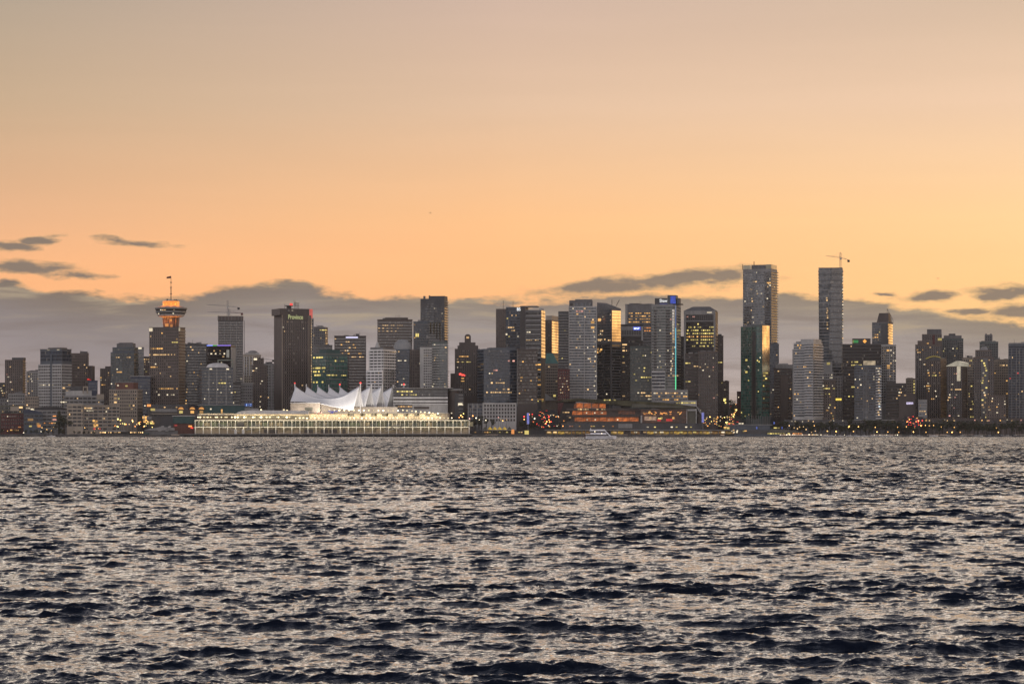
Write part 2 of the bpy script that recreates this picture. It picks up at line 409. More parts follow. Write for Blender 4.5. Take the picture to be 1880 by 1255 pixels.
GL['mirror'] = glass('glass_mirror', (.85, .76, .60), 2.2, .06, (.20, .16, .10), 2.0, .10, .06, .97, .004, .0)
for k, c in (('white', (.50, .49, .47)), ('pale', (.33, .315, .295)), ('grey', (.20, .19, .185)), ('beige', (.28, .235, .19)), ('brown', (.165, .130, .110)), ('brick', (.16, .075, .06)), ('midgrey', (.15, .145, .145)), ('darkgrey', (.085, .083, .085)), ('cream', (.38, .33, .26))):
    GL['p_'+k] = glass('glass_punched_'+k, (.020, .020, .022), 2.6, .46, c, 1.5, .22)      # separate windows between piers
    GL['w_'+k] = glass('glass_wide_'+k, (.022, .022, .025), 5.2, .22, c, 1.5, .22)
class B:
    """a building fitted to the photograph's measurements: front between two columns of the picture, depth D metres away; its own local frame has u along
    the front, v into the depth, z up"""
    def __init__(s, name, label, x0, x1, yt, D, side=None, d0=28, cat='tower', group=G_TOWER, dark=None):
        s.D = D; s.k = D/F; s.x0, s.x1 = x0, x1; s.side = side
        a0, a1 = (x0-940)/F, (x1-940)/F
        if side is None:
            th = math.atan((a0+a1)/2); X0, X1 = a0*D, a1*D
            s.w = (x1-x0)*s.k/math.cos(th); s.d = d0; s.rot = -th; s.fx0, s.fx1 = x0, x1
            o = Vector((X0, D+(X1-X0)*.5*math.sin(th), 0))
            s.side = ''
        else:
            sd, xc = side; Xc = (xc-940)/F*D; s.side = sd
            if sd == 'R':
                ws = (x1-xc)*s.k; t_ = math.asin(min(.8, ws/d0))+math.atan(max(0, a1)); t_ = max(t_, math.atan(a1)+.05)
                s.w = (Xc-a0*D)/(math.cos(t_)+a0*math.sin(t_)); s.d = (a1*D-Xc)/(math.sin(t_)-a1*math.cos(t_))
                s.rot = -t_; o = Vector((Xc-s.w*math.cos(t_), D+s.w*math.sin(t_), 0)); s.fx0, s.fx1 = x0, xc
            else:
                ws = (xc-x0)*s.k; t_ = math.asin(min(.8, ws/d0))+math.atan(max(0, -a0)); t_ = max(t_, math.atan(-a0)+.05)
                s.d = (Xc-a0*D)/(math.sin(t_)+a0*math.cos(t_)); s.w = (a1*D-Xc)/(math.cos(t_)-a1*math.sin(t_))
                s.rot = t_; o = Vector((Xc, D, 0)); s.fx0, s.fx1 = xc, x1
        s.h = s.Z(yt)
        c, sn = math.cos(s.rot), math.sin(s.rot)
        base = Vector((o.x+c*s.w/2-sn*s.d/2, o.y+sn*s.w/2+c*s.d/2, GZ))
        s.root = empty(name, base, s.rot, label, cat, group)
        s.yt = yt; s.rows = []; s.nlit = 0; s.nband = 0
    def Z(s, y): return CAMH+(HOR-y)*s.k-GZ                    # height above the quay of a row of the photograph
    def U(s, px): return (px-s.fx0)/(s.fx1-s.fx0)*s.w
    def L(s, u, v, z): return (u-s.w/2, v-s.d/2, z)
    def vol(s, part='wall', x0=None, x1=None, yt=None, yb=None, v0=0.0, v1=None, m='grey', u=None):
        """a box-shaped part: columns x0..x1, rows yt..yb, depths v0..v1"""
        u0, u1 = u if u else (s.U(s.fx0 if x0 is None else x0), s.U(s.fx1 if x1 is None else x1))
        z1 = s.Z(s.yt if yt is None else yt); z0 = 0.0 if yb is None else s.Z(yb)
        v1 = s.d if v1 is None else v1
        a = s.L(u0, v0, z0); b = s.L(u1, v1, z1)
        mb = MB().box(0, b[0]-a[0], 0, b[1]-a[1], 0, b[2]-a[2])
        return mb.build(part, W[m] if isinstance(m, str) else m, s.root, a)
    def bands(s, g, sh=3.6, wf=.6, x0=None, x1=None, yt=None, yb=775, v0=0.0, v1=None, faces='FLR', top=1.0, off=.07, name='window_band', sm=None):
        """one strip of glass per storey, wrapped round the faces given"""
        u0, u1 = s.U(s.fx0 if x0 is None else x0), s.U(s.fx1 if x1 is None else x1)
        v1 = s.d if v1 is None else v1
        zt = s.Z(s.yt if yt is None else yt)-top; zb = max(1.0, s.Z(yb))
        n = max(1, int((zt-zb)/sh)); h = sh*wf
        A = s.L(u0, v0, 0); Bq = s.L(u1, v1, 0)
        vs, fs, uv = [], [], []; per = 0.0
        def quad(p, q):
            nonlocal per
            l = math.hypot(q[0]-p[0], q[1]-p[1]); b = len(vs)
            vs.extend([(p[0], p[1], 0), (q[0], q[1], 0), (q[0], q[1], h), (p[0], p[1], h)]); fs.append((b, b+1, b+2, b+3))
            uv.extend([(per, 0), (per+l, 0), (per+l, h), (per, h)]); per = math.ceil((per+l)/12)*12.0
        i = .35
        if 'L' in faces: quad((A[0]-off, Bq[1]-i), (A[0]-off, A[1]+i))
        if 'F' in faces: quad((A[0]+i, A[1]-off), (Bq[0]-i, A[1]-off))
        if 'R' in faces: quad((Bq[0]+off, A[1]+i), (Bq[0]+off, Bq[1]-i))
        me = mesh(name, vs, fs, uv); me.materials.append(GL[g])
        if sm: me.materials.append(GL[sm])
        for k in range(n):
            z = zt-(k+1)*sh+(sh-h)*.5
            bo = obj(name, me, None, s.root, (0, 0, z)); s.nband += 1
            s.rows.append((z+h/2, h, u0, u1, v0, v1, bo))
        return n
    def balconies(s, x0, x1, sh=3.1, yt=None, yb=775, v0=0.0, out=1.6, m='pale', face='F', slab=.35, rail=.9, top=1.0):
        """one projecting slab with its parapet per storey"""
        u0, u1 = (s.U(x0), s.U(x1)) if face == 'F' else (x0, x1)
        zt = s.Z(s.yt if yt is None else yt)-top; zb = max(1.0, s.Z(yb)); n = int((zt-zb)/sh)
        mb = MB()
        if face == 'F':
            a = s.L(u0, v0, 0); b = s.L(u1, v0, 0)
            mb.box(a[0], b[0], a[1]-out, a[1]-.09, 0, slab); mb.box(a[0], b[0], a[1]-out-.08, a[1]-out-.004, 0, rail)
        else:
            a = s.L(s.w, x0, 0); b = s.L(s.w, x1, 0)
            mb.box(a[0]+.09, a[0]+out, a[1], b[1], 0, slab); mb.box(a[0]+out+.004, a[0]+out+.08, a[1], b[1], 0, rail)
        me = mb.me('balcony'); me.materials.append(W[m])
        for k in range(n): obj('balcony', me, None, s.root, (0, 0, zt-(k+1)*sh))
    def fins(s, xs, yt, yb, wpx=1.0, out=.5, m='pale', v0=0.0, part='pier'):
        for x in xs: s.vol(part, x-wpx/2, x+wpx/2, yt, yb, v0-out, v0-.003, m)
    def lit1(s, x, y, wid=2.6, h=1.7, col='warm', v=0.0, part='lit_window'):
        o = obj(part, lit_mesh(col), None, s.root, s.L(s.U(x), v-.13, s.Z(y))); o.scale = (wid, 1, h); s.nlit += 1
        return o
    def lit(s, y, x0, x1, dens=.6, col='warm', pane=2.6, v=0.0, h=None, cols=None):
        """lights along one storey"""
        z = s.Z(y)
        near = [r for r in s.rows if abs(r[0]-z) < 3.0]
        if near:
            r = min(near, key=lambda q: abs(q[0]-z)); z = r[0]; h = h or max(1.5, min(2.2, r[1]*.95))
        h = h or 1.7; bo = r[6] if near and abs(r[4]-v) < .5 else None
        u0, u1 = s.U(x0), s.U(x1); n = max(1, int((u1-u0)/pane)); p = (u1-u0)/n
        for i in range(n):
            if random.random() < dens and s.nlit < 95:
                q = s.L(u0+(i+.5)*p, v-.13, z)
                o = obj('lit_window', lit_mesh(random.choice(cols) if cols else col), None, bo or s.root, (q[0], q[1], z-bo.location.z) if bo else q)
                o.scale = (p*random.uniform(.62, .92), 1, h*random.uniform(.55, .8)); s.nlit += 1
    def rand(s, n, x0=None, x1=None, yt=None, yb=770, cols=('warm', 'warm', 'white', 'yellow'), v=0.0, wid=(.9, 2.0)):
        """single lit rooms here and there"""
        z1 = s.Z((s.yt if yt is None else yt)+4); z0 = s.Z(yb)
        rows = [r for r in s.rows if z0 < r[0] < z1 and abs(r[4]-v) < 6]
        u0, u1 = s.U((s.fx0 if x0 is None else x0)+1), s.U((s.fx1 if x1 is None else x1)-1)
        for i in range(int(n*.85)):
            if s.nlit >= 95: break
            u = random.uniform(u0, u1)
            bo = None
            if rows:
                ok = [r for r in rows if r[2] <= u <= r[3]] or rows; r = random.choice(ok); z, h = r[0], r[1]; vv = r[4]; bo = r[6]
            else: z, h, vv = random.uniform(z0, z1), 1.8, v
            q = s.L(u, vv-.13, z); o = obj('lit_window', lit_mesh(random.choice(cols)), None, bo or s.root, (q[0], q[1], z-bo.location.z) if bo else q); o.scale = (random.uniform(*wid), 1, min(1.4, h*.7)); s.nlit += 1
    def side_lit(s, n, yt=None, yb=760, col='warm'):
        z1 = s.Z((s.yt if yt is None else yt)+4); z0 = s.Z(yb)
        for i in range(n):
            sx = 1 if s.side == 'R' else -1
            z = random.choice(s.rows)[0] if s.rows else random.uniform(z0, z1)
            if not z0 < z < z1: continue
            p = s.L(s.w+.14 if sx > 0 else -.14, random.uniform(2, s.d-2), z)
            o = obj('lit_window', lit_mesh(col), None, s.root, p); o.rotation_euler = (0, 0, sx*math.pi/2); o.scale = (random.uniform(2, 5), 1, 1.7); s.nlit += 1
    def roof_kit(s, n=3, x0=None, x1=None, y=None, hmax=4.0):
        """plant boxes, a vent and a thin mast on the roof"""
        u0, u1 = s.U(s.fx0 if x0 is None else x0), s.U(s.fx1 if x1 is None else x1); z = s.Z(s.yt if y is None else y)
        for i in range(n):
            ww = random.uniform(2.5, 7); uu = random.uniform(u0+.5, max(u0+.6, u1-ww-.5)); vv = random.uniform(2, max(2.5, s.d-8)); hh = random.uniform(1.2, hmax)
            a = s.L(uu, vv, z)
            MB().box(0, ww, 0, random.uniform(3, 6), 0, hh).build('roof_plant', W[random.choice(('darkgrey', 'midgrey', 'grey'))], s.root, a)
    def mast(s, x, yt, yb, r=.25, m='roofdark', v=None, part='antenna'):
        v = s.d*.4 if v is None else v; a = s.L(s.U(x)+v*math.tan(s.rot), v, s.Z(yb)); hgt = s.Z(yt)-s.Z(yb)
        return MB().bar((0, 0, 0), (0, 0, hgt), r, 5).build(part, W[m], s.root, a)
    def lathe(s, part, x, prof, m, v=None, seg=36):
        """a turned part: profile of (half width in columns, row)"""
        v = s.d*.5 if v is None else v; c = s.L(s.U(x)+v*math.tan(s.rot), v, 0)
        return MB().lathe([(max(.05, r*s.k), s.Z(y)) for r, y in prof], seg=seg).build(part, W[m] if isinstance(m, str) else m, s.root, c)
    def text(s, txt, x0, x1, y0, y1, mat, v=-.35, part='sign_lettering', depth=.12):
        cu = bpy.data.curves.new('lettering', 'FONT'); cu.body = txt; cu.extrude = depth; cu.size = 1.0; cu.offset = .012
        o = bpy.data.objects.new('lettering', cu); COL.objects.link(o)
        bpy.context.view_layer.update()
        me = bpy.data.meshes.new_from_object(o.evaluated_get(bpy.context.evaluated_depsgraph_get()))
        bpy.data.objects.remove(o); bpy.data.curves.remove(cu)
        co = np.array([q.co[:] for q in me.vertices]); lo, hi = co.min(0), co.max(0)
        sx = (s.U(x1)-s.U(x0))/(hi[0]-lo[0]); sz = (s.Z(y0)-s.Z(y1))/(hi[1]-lo[1])
        for q in me.vertices:
            c = q.co.copy(); q.co = ((c.x-lo[0])*sx, -c.z, (c.y-lo[1])*sz)
        me.materials.clear(); me.materials.append(mat); me.name = part
        return obj(part, me, None, s.root, s.L(s.U(x0), v, s.Z(y1)))
    def simple(s, m, g, sh=3.6, wf=.55, yb=775, faces='FLR', top=1.5):
        s.vol('wall', m=m); s.bands(g, sh, wf, yb=yb, faces=faces, top=top)
        s.vol('parapet', None, None, s.yt-1.0, s.yt-.01, -.25, s.d+.25, m, u=(-.25, s.w+.25))
        if s.yt < 690 and s.w > 10:
            s.roof_kit(3, hmax=3.2)
            s.mast(s.fx0+(s.fx1-s.fx0)*random.uniform(.2, .8), s.yt-random.uniform(5, 9), s.yt, .18)
        return s
# ------------------------------------------------------------------ the city, east end of the skyline first (left in the photograph)
R = random.random
b = B('apartment_tower', 'small dark apartment block at the far east edge of the skyline, half out of frame', -14, 10, 703, 3300, cat='apartment block').simple('darkgrey', 'p_midgrey', 3.1, .5, yb=745); b.rand(12, 0, 10)
b = B('apartment_tower', 'slim grey brown apartment tower with ragged balconies standing alone near the east edge', 9, 47, 660, 3240, ('R', 42), cat='apartment tower')
b.vol(m='brown'); b.bands('p_brown', 3.1, .55, yb=735); b.vol('stair_core', 21, 42, 656, 660, 2, 12, 'darkgrey'); b.balconies(2, b.d-2, 3.1, face='R', m='grey', yb=735, out=1.5); b.rand(16, yb=730, cols=('warm', 'white', 'white', 'pink'))
b = B('apartment_tower', 'pale low apartment tower with white lit rooms squeezed behind the white gridded office tower', 49, 74, 682, 3400, cat='apartment tower').simple('grey', 'p_pale', 3.1, .5, yb=740); b.rand(14, yb=735, cols=('white', 'warm'))
b = B('office_tower', 'white gridded office tower with dark glass crown and a dark slot down its middle', 70, 132, 668, 3180, ('R', 113), cat='office tower')
b.vol(m='pale'); b.bands('p_pale', 3.7, .58, yb=760)
b.vol('slot', 92.6, 95.4, 650, 752, -.35, -.08, 'slate')
b.vol('crown', 73, 113, 641, 668, 1.0, b.d-1, 'slate'); b.bands('blue', 4.2, .8, 73, 113, 642, 668, 1.0, b.d-1)
b.vol('roof_ledge', 72.5, 113.6, 640, 641, .6, b.d-.6, 'midgrey'); b.vol('penthouse', 84, 107, 637.5, 640, 5, 18, 'darkgrey')
b.lit1(88, 641.5, 4, 1.2, 'white', 1); b.lit1(106, 641.5, 4, 1.2, 'white', 1)
b.lit(708, 72, 112, .5, 'white'); b.side_lit(16, 680, 735, 'warm')
b = B('office_tower', 'plain dark brown tower directly behind the white gridded office tower, low wing beside it', 131, 163, 649, 3260, ('R', 162), cat='office tower')
b.simple('brown', 'p_brown', 3.5, .45, yb=745); b.vol('wing', 163, 169.5, 671, None, 3, 20, 'brown', u=(b.w+.02, b.w+4.5)); b.lit(665, 138, 156, .4, 'warm'); b.rand(6)
b.lit1(162, 696, 3, 1.6, 'red', -.1); b.lit1(165, 697, 2, 1.4, 'red', 2.9)
b = B('office_building', 'small dark blue flat roofed block below the plain brown tower', 162, 179, 699, 3140, cat='office block').simple('navy', 'blue', 3.6, .5, yb=720)
b = B('apartment_tower', 'small brown stepped apartment tower east of the rounded glass tower', 184, 204, 676, 3300, cat='apartment tower')
b.vol(m='brown'); b.bands('p_brown', 3.0, .55, yb=760); b.vol('penthouse', 193, 203, 672, 676, 3, 15, 'brown'); b.rand(13, cols=('warm', 'amber', 'white')); b.lit(707, 186, 198, .8, 'amber')
b = B('office_tower', 'broad greenish glass tower with stepped shoulders, one row of lights below its crown', 203, 254, 646, 3230, ('R', 246), cat='office tower')
b.vol(m='slate'); b.bands('greengrey', 3.6, .72, yb=770)
b.vol('shoulder', 206, 246, 637, 646, 1, b.d-2, 'slate'); b.bands('greengrey', 3.6, .72, 206, 246, 637, 646, 1, b.d-2)
b.vol('crown', 213, 243, 630, 637, 2.5, b.d-4, 'midgrey'); b.vol('roof_rail', 216, 240, 628.6, 630, 4, b.d-6, 'darkgrey')
b.fins((211, 226, 236), 646, 770, .8, .4, 'midgrey'); b.lit(655, 212, 240, .55, 'warm'); b.lit(682, 214, 224, .8, 'amber'); b.rand(10, cols=('warm', 'white'))
b = B('office_tower', 'narrow grey tower with a white beacon light tucked beside the stepped glass tower', 253, 264, 638, 3280, cat='office tower').simple('grey', 'grey', 3.6, .5, yb=700); b.lit1(257, 638.5, 4, 2.4, 'white')
b = B('apartment_tower', 'dim brown tower between the stepped glass tower and the tower with the flying saucer top', 262, 276, 655, 3330, cat='apartment tower').simple('brown', 'p_brown', 3.1, .5, yb=720); b.lit(656, 263, 275, .7, 'warm'); b.rand(8)
b = B('office_building', 'dark blue glass block with a pale roof edge in front of the stepped glass tower', 240, 276, 692, 3120, cat='office block')
b.simple('navy', 'blue', 3.8, .7, yb=765); b.vol('roof_edge', 238.5, 277, 690, 691, -.8, b.d, 'pale'); b.rand(3, cols=('white',))
b = B('office_building', 'brown brick warehouse block with a stepped upper floor', 200, 262, 714, 3060, ('R', 252), cat='brick building', group=G_LOW)
b.vol(m='beige'); b.bands('p_beige', 4.0, .5, yb=772); b.vol('upper_floor', 211, 243, 702, 714, 3, 18, 'brick'); b.vol('upper_roof', 210, 243.5, 701, 702, 2.5, 18.5, 'grey')
b.lit1(215, 707, 2, 2, 'white', 3); b.lit1(230.5, 708, 3, 1.8, 'yellow', 3)
for y in (724, 731, 738): b.lit1(212, y, 3.4, 2, 'warm')
b.lit(751, 240, 258, .4, 'warm'); b.rand(5)
b = B('office_building', 'pale stepped podium building with a framed roof box above the old brick rows', 118, 190, 726, 3110, cat='office block', group=G_LOW)
b.vol(m='grey'); b.bands('w_grey', 4.4, .5, yb=760); b.vol('terrace', 121, 168, 717, 726, 2, 20, 'pale'); b.vol('roof_box', 130, 150, 709, 717, 4, 18, 'darkgrey')
for x0, x1, y0, y1 in ((152, 154, 709, 722), (159, 161.5, 709, 722), (154, 159, 709, 711)): b.vol('roof_frame', x0, x1, y0, y1, .5, 2, 'cream')
b.vol('billboard', 177, 190, 723, 733, -.5, -.1, 'cream'); b.lit(735, 112, 124, .8, 'white'); b.rand(5, cols=('white', 'warm'))
b = B('office_building', 'long beige heritage warehouse with rows of deep set windows near the shore', 124, 218, 742, 2980, cat='warehouse', group=G_LOW)
b.vol('wall', 124, 153, 741, None, -2, 24, 'cream'); b.vol('wall', 153.2, 218, 743, None, 0, 24, 'beige')
b.bands('w_beige', 4.1, .55, 124, 153, 742, 790, -2, 24, 'F'); b.bands('w_grey', 3.9, .55, 153.2, 218, 744, 790, 0, 24, 'FR'); b.vol('cornice', 123.5, 153.1, 740, 741, -2.5, 24, 'pale')
b.lit(748, 154, 166, .7, 'warm'); b.lit(754, 154, 190, .45, 'white'); b.rand(12, cols=('warm', 'white')); b.roof_kit(4, y=743)
for x, y in ((172, 772), (175, 776), (178, 780), (174, 782), (177, 773), (173, 779)): b.lit1(x, y, 2.4, 2.2, 'amber', -.1)
b.lit(784, 171, 190, .6, 'red')
b = B('office_building', 'low grey shed with a rounded roof line near the shore, beside the maroon brick block', 60, 126, 752, 2985, cat='shed', group=G_LOW)
b.vol(m='grey'); b.bands('w_grey', 4.0, .5, yb=788, faces='F')
a = b.L(0, -.5, b.Z(752)); n = 14
b_roof = MB().prism([(b.w*i/n, 3.6*math.sin(math.pi*min(1, i/n*1.0))**.6+.02) for i in range(n, -1, -1)]+[(0, 0), (b.w, 0)][:0], 0, b.d+1).build('roof', W['roofdark'], b.root, a)
b.lit1(60.6, 753, 4, 4, 'white'); b.lit(764, 96, 104, .8, 'orange'); b.lit(769, 96, 104, .6, 'pink'); b.lit(775, 80, 102, .5, 'warm'); b.lit(777, 80, 102, .4, 'orange')
b = B('office_building', 'maroon brick block with a flat black roof at the east end of the shore', 2, 45, 759, 2960, cat='brick building', group=G_LOW)
b.vol(m='maroon'); b.bands('p_brick', 4.0, .5, yb=788); b.vol('roof_plant', 7, 20, 755, 759, 3, 16, 'roofdark'); b.lit(789, 18, 32, .95, 'amber'); b.lit(786, 32, 39, .8, 'orange'); b.rand(2)
b = B('office_building', 'dark slate shed with an arched roof between maroon brick and grey shed', 44, 78, 758, 2955, cat='shed', group=G_LOW)
b.vol(m='slate'); b.bands('w_darkgrey', 4.4, .5, yb=788, faces='F')
MB().prism([(b.w*i/10, 4.2*(1-(i/10)**2.2)+.02) for i in range(10, -1, -1)]+[(0, 0)], -.4, b.d).build('roof', W['navy'], b.root, b.L(0, 0, b.Z(758)))
b.lit1(56, 770, 6, 2.6, 'amber'); b.lit1(56, 782, 3, 1.6, 'yellow'); b.lit1(69.5, 779, 3, 4, 'amber'); b.lit1(71.5, 781.5, 3.5, 3, 'orange')
b = B('office_building', 'long olive hall with one lit pale bay behind the maroon brick block', -10, 46, 744, 3020, cat='hall', group=G_LOW)
b.vol(m='olive'); b.bands('w_grey', 4, .5, yb=760, faces='F'); b.vol('pale_bay', 19, 34, 746, 754, -.5, -.1, 'cream'); b.lit1(37.5, 747.5, 4, 2, 'warm'); b.rand(3)
b = B('office_building', 'old grey mid-rise row stepping down behind the olive hall', -8, 70, 724, 3090, cat='office block', group=G_LOW)
b.vol('wall', -8, 15, 731, None, 0, 20, 'midgrey'); b.vol('wall', 15.2, 45, 722, None, -1, 20, 'grey'); b.vol('wall', 45.2, 70, 727, None, 0, 20, 'beige')
b.bands('p_midgrey', 3.7, .5, -8, 15, 731, 755, 0, 20, 'F'); b.bands('p_grey', 3.7, .5, 15.2, 45, 722, 755, -1, 20, 'F'); b.bands('p_beige', 3.7, .5, 45.2, 70, 727, 755, 0, 20, 'F'); b.rand(8, cols=('white', 'warm')); b.roof_kit(3, 15, 45, 722)

# the tower with the round lookout
b = B('lookout_tower', 'dark office tower carrying a flying saucer lookout lit orange and a flag mast', 274, 340, 601, 3120, ('R', 328), cat='lookout tower', d0=30)
b.vol(m='brown'); b.bands('p_brown', 3.65, .56, yb=752); b.vol('parapet', None, None, 600, 601, -.3, b.d+.3, 'darkgrey', u=(-.3, b.w+.3))
for k in range(24):
    y = 606+k*5.7
    MB().box(0, .5, 0, b.d, 0, 1.5).build('ledge', W['beige'], b.root, b.L(b.w+.1, 0, b.Z(y+2)))
b.lit(608, 277, 279, 1, 'white'); b.lit1(277, 604.5, 4.4, 4, 'white'); b.lit1(329.5, 604.5, 2.0, 4, 'white')
b.lit(615, 297, 318, .3, 'warm'); b.lit(627, 315, 327, .9, 'yellow'); b.lit(639, 276, 299, .95, 'amber'); b.lit(650, 275, 322, .85, 'warm', pane=1.9); b.lit(674, 276, 291, .85, 'amber'); b.lit(674, 308, 314, .7, 'warm')
b.lit(702, 300, 312, .3, 'white'); b.lit(715, 295, 327, .95, 'amber'); b.lit(727, 290, 321, .5, 'white'); b.rand(12, cols=('warm', 'white', 'amber'), yb=735)
cx, cv = 311.5, 12.0
b.lathe('neck', cx, [(12.5, 600.5), (12.0, 586), (12.8, 582)], 'darkbrown', cv)
for a_ in range(8):
    g = a_*math.pi/4+.2; p = b.L(b.U(cx)+cv*math.tan(b.rot), cv, 0)
    MB().bar((p[0]+8.6*math.cos(g), p[1]+8.6*math.sin(g), b.Z(600.5)), (p[0]+9.6*math.cos(g), p[1]+9.6*math.sin(g), b.Z(582)), .7, 6).build('strut', W['brown'], b.root)
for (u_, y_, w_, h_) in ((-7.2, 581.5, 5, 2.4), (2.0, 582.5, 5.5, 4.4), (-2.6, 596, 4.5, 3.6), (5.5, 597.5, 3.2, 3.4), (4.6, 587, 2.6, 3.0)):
    p = b.L(b.U(cx+u_)+cv*math.tan(b.rot), cv-math.sqrt(max(1, (12.9*b.k)**2-(u_*b.k)**2))-.6, b.Z(y_)); o = obj('glow_panel', lit_mesh('orange'), None, b.root, p); o.scale = (w_, 1, h_)  # self-glowing orange panels stand in for floodlight on the neck
b.lathe('lower_ring', cx, [(13.0, 581.9), (23.5, 579.6), (24.0, 578.2), (25.5, 577.6), (25.5, 576.2)], 'pale', cv)
b.lathe('lower_window_ring', cx, [(24.6, 576.15), (26.2, 574.2)], gm('black'), cv)
b.lathe('lower_deck', cx, [(25.9, 574.15), (28.2, 572.2), (28.2, 570.4)], 'grey', cv)
b.lathe('upper_window_ring', cx, [(27.0, 570.35), (28.6, 567.5)], gm('black'), cv)
b.lathe('saucer_rim', cx, [(28.2, 567.45), (30.2, 565.6), (30.0, 564.2), (22, 561.6), (15.6, 560.4)], 'grey', cv)
b.lathe('crown_drum', cx, [(15.2, 560.35), (15.4, 552), (14.8, 551.6)], emis('drum_glow', (1.0, .28, .04), 1.15, .25, (.2, .2, .6)), cv)
b.lathe('drum_roof', cx, [(14.6, 551.55), (9, 550.4), (3, 549.2)], 'steel', cv)
for u_, y_ in ((-7, 547), (6, 548.5), (9.5, 548), (12, 550)): b.mast(cx+u_, y_, 551.3, .7, v=cv, part='roof_aerial')
b.mast(cx, 527, 549.3, .55, 'brown', cv, 'flag_mast'); b.mast(cx, 505.5, 527.02, .28, 'brown', cv, 'flag_mast')
for y_ in (517, 526, 538): b.lathe('mast_collar', cx, [(2.0, y_+.7), (2.2, y_), (1.6, y_-.7)], 'brown', cv, 10)
def glow_lamp(name, loc, e):
    l = bpy.data.lights.new(name, 'POINT'); l.energy = e; l.color = (1, .27, .04); l.shadow_soft_size = .8
    o = bpy.data.objects.new(name, l); COL.objects.link(o); o.parent = b.root; o.location = loc
for g in (-2.6, -1.9, -1.2, -.5):
    p = b.L(b.U(cx)+cv*math.tan(b.rot), cv, 0)
    glow_lamp('lookout_floodlight', (p[0]+20*b.k*math.cos(g), p[1]+20*b.k*math.sin(g), b.Z(557.5)), 1700)
    glow_lamp('lookout_floodlight', (p[0]+19*b.k*math.cos(g), p[1]+19*b.k*math.sin(g), b.Z(589)), 1500)
fm = mesh('flag', [(-i*1.3, .35*math.sin(i*1.3), -(0 if j else 2.7)+(-.28*i if j else -.10*i)+2.6) for i in range(5) for j in (0, 1)], [(2*i, 2*i+1, 2*i+3, 2*i+2) for i in range(4)])
obj('flag', fm, W['maroon'], b.root, b.L(b.U(cx)+cv*math.tan(b.rot)-.3, cv, b.Z(509)))
for u_, y_, c_ in ((-8, 568.7, 'white'), (-4, 568.9, 'warm'), (0, 568.9, 'warm'), (15, 568.8, 'warm'), (-14, 575.3, 'white'), (13, 575.3, 'white')):
    rr_ = 28.6 if y_ < 572 else 26.4
    p = b.L(b.U(cx+u_)+cv*math.tan(b.rot), cv-math.sqrt((rr_*b.k)**2-(u_*b.k)**2)-.3, b.Z(y_)); o = obj('lit_window', lit_mesh(c_), None, b.root, p); o.scale = (1.6, 1, 1.0)
b = B('office_building', 'dark podium with stacked lit ledges at the foot of the saucer topped tower', 272, 345, 742, 3040, cat='podium', group=G_LOW)
b.vol(m='darkgrey'); b.bands('w_darkgrey', 4.6, .5, yb=770, faces='F'); b.vol('ledge', 279, 330, 750.5, 756, -3, -.02, 'grey'); b.vol('ledge', 279, 326, 758.5, 760, -3.5, -.02, 'cream')
b.lit1(281, 751.5, 5, 2.6, 'yellow', -3.1); b.lit(750, 296, 326, .35, 'warm', v=-3.1); b.lit1(269+5, 744, 4.5, 2.6, 'orange', -.1); b.lit1(268, 766, 7, 3, 'amber', -1)
for i in range(12): b.lit1(264+R()*18, 771+R()*6, 2.6, 1.8, random.choice(('amber', 'yellow', 'warm')), -3)
b.vol('sign_post', 264.5, 266.2, 761, 771, -4, -3.5, 'white'); b.vol('billboard', 270, 279, 764, 770, -4, -3.6, 'grey')

b = B('office_tower', 'dark grey mid-rise with scattered lit rooms, next to the saucer topped tower', 339, 381, 632, 3280, cat='office tower')
b.simple('darkgrey', 'dark', 3.5, .6, yb=745); b.vol('penthouse', 345, 364, 629.5, 632, 3, 18, 'darkgrey'); b.rand(26, cols=('warm', 'white', 'amber'), yb=745)
b = B('office_tower', 'black glass tower outlined by a purple and green roof light, white framed bay below', 379, 432, 634, 3240, ('R', 424), cat='office tower')
b.vol(m='black'); b.bands('black', 3.6, .75, yb=745); b.vol('pale_side', 424.1, 432, 637, None, 0, b.d, 'pale', u=(b.w+.02, b.w+.5))
led = lambda x0, x1, c: b.vol('roof_light', x0, x1, 633.2, 634.4, -.8, -.4, emis('roof_light_'+c, {'violet': (.35, .22, 1), 'green': (.1, 1, .2), 'blue': (.2, .3, 1)}[c], 1.6))
led(380, 391, 'blue'); led(391, 399, 'green'); led(399, 424, 'violet')
for q in ((400, 428, 660, 661.4), (400, 401.4, 661.4, 679), (426.6, 428, 661.4, 679)): b.vol('white_frame', *q, -1.2, -.6, emis('frame_glow', (.9, .95, .8), .30))
b.vol('lit_atrium', 416, 421, 642, 656, -.6, -.2, emis('atrium_glow', (.95, .92, .82), .22, .3, (.3, .3, .3)))
b.lit(645, 382, 400, .3, 'warm'); b.lit(650, 382, 414, .3, 'white'); b.lit(655, 400, 416, .3, 'warm'); b.rand(12, cols=('white', 'warm'))
b = B('construction_tower', 'unfinished concrete tower under two crane jibs, open floors still bare', 401, 446, 588, 3420, cat='tower')
b.vol('wall', m='darkgrey'); b.bands('bronze', 3.3, .62, yb=720, faces='FLR'); b.vol('formwork', 400, 446.5, 580, 588, -.6, b.d+.5, 'brown')
for i in range(8): b.vol('formwork_post', 401+i*6, 401.8+i*6, 579, 588, -1.0, -.65, 'grey')
b.fins((412, 423, 434), 590, 720, 1.0, .5, 'grey'); b.balconies(401, 446, 6.6, m='midgrey', yb=700, out=.8, rail=.35)
b.vol('hoist_mast', 447, 448.4, 588, 715, 2, 3, 'grey', u=(b.w+1.2, b.w+2.0))
b = B('office_building', 'squat glass block with a white shallow dome and pale vertical ribs', 365, 428, 675, 3080, ('L', 371), cat='domed building')
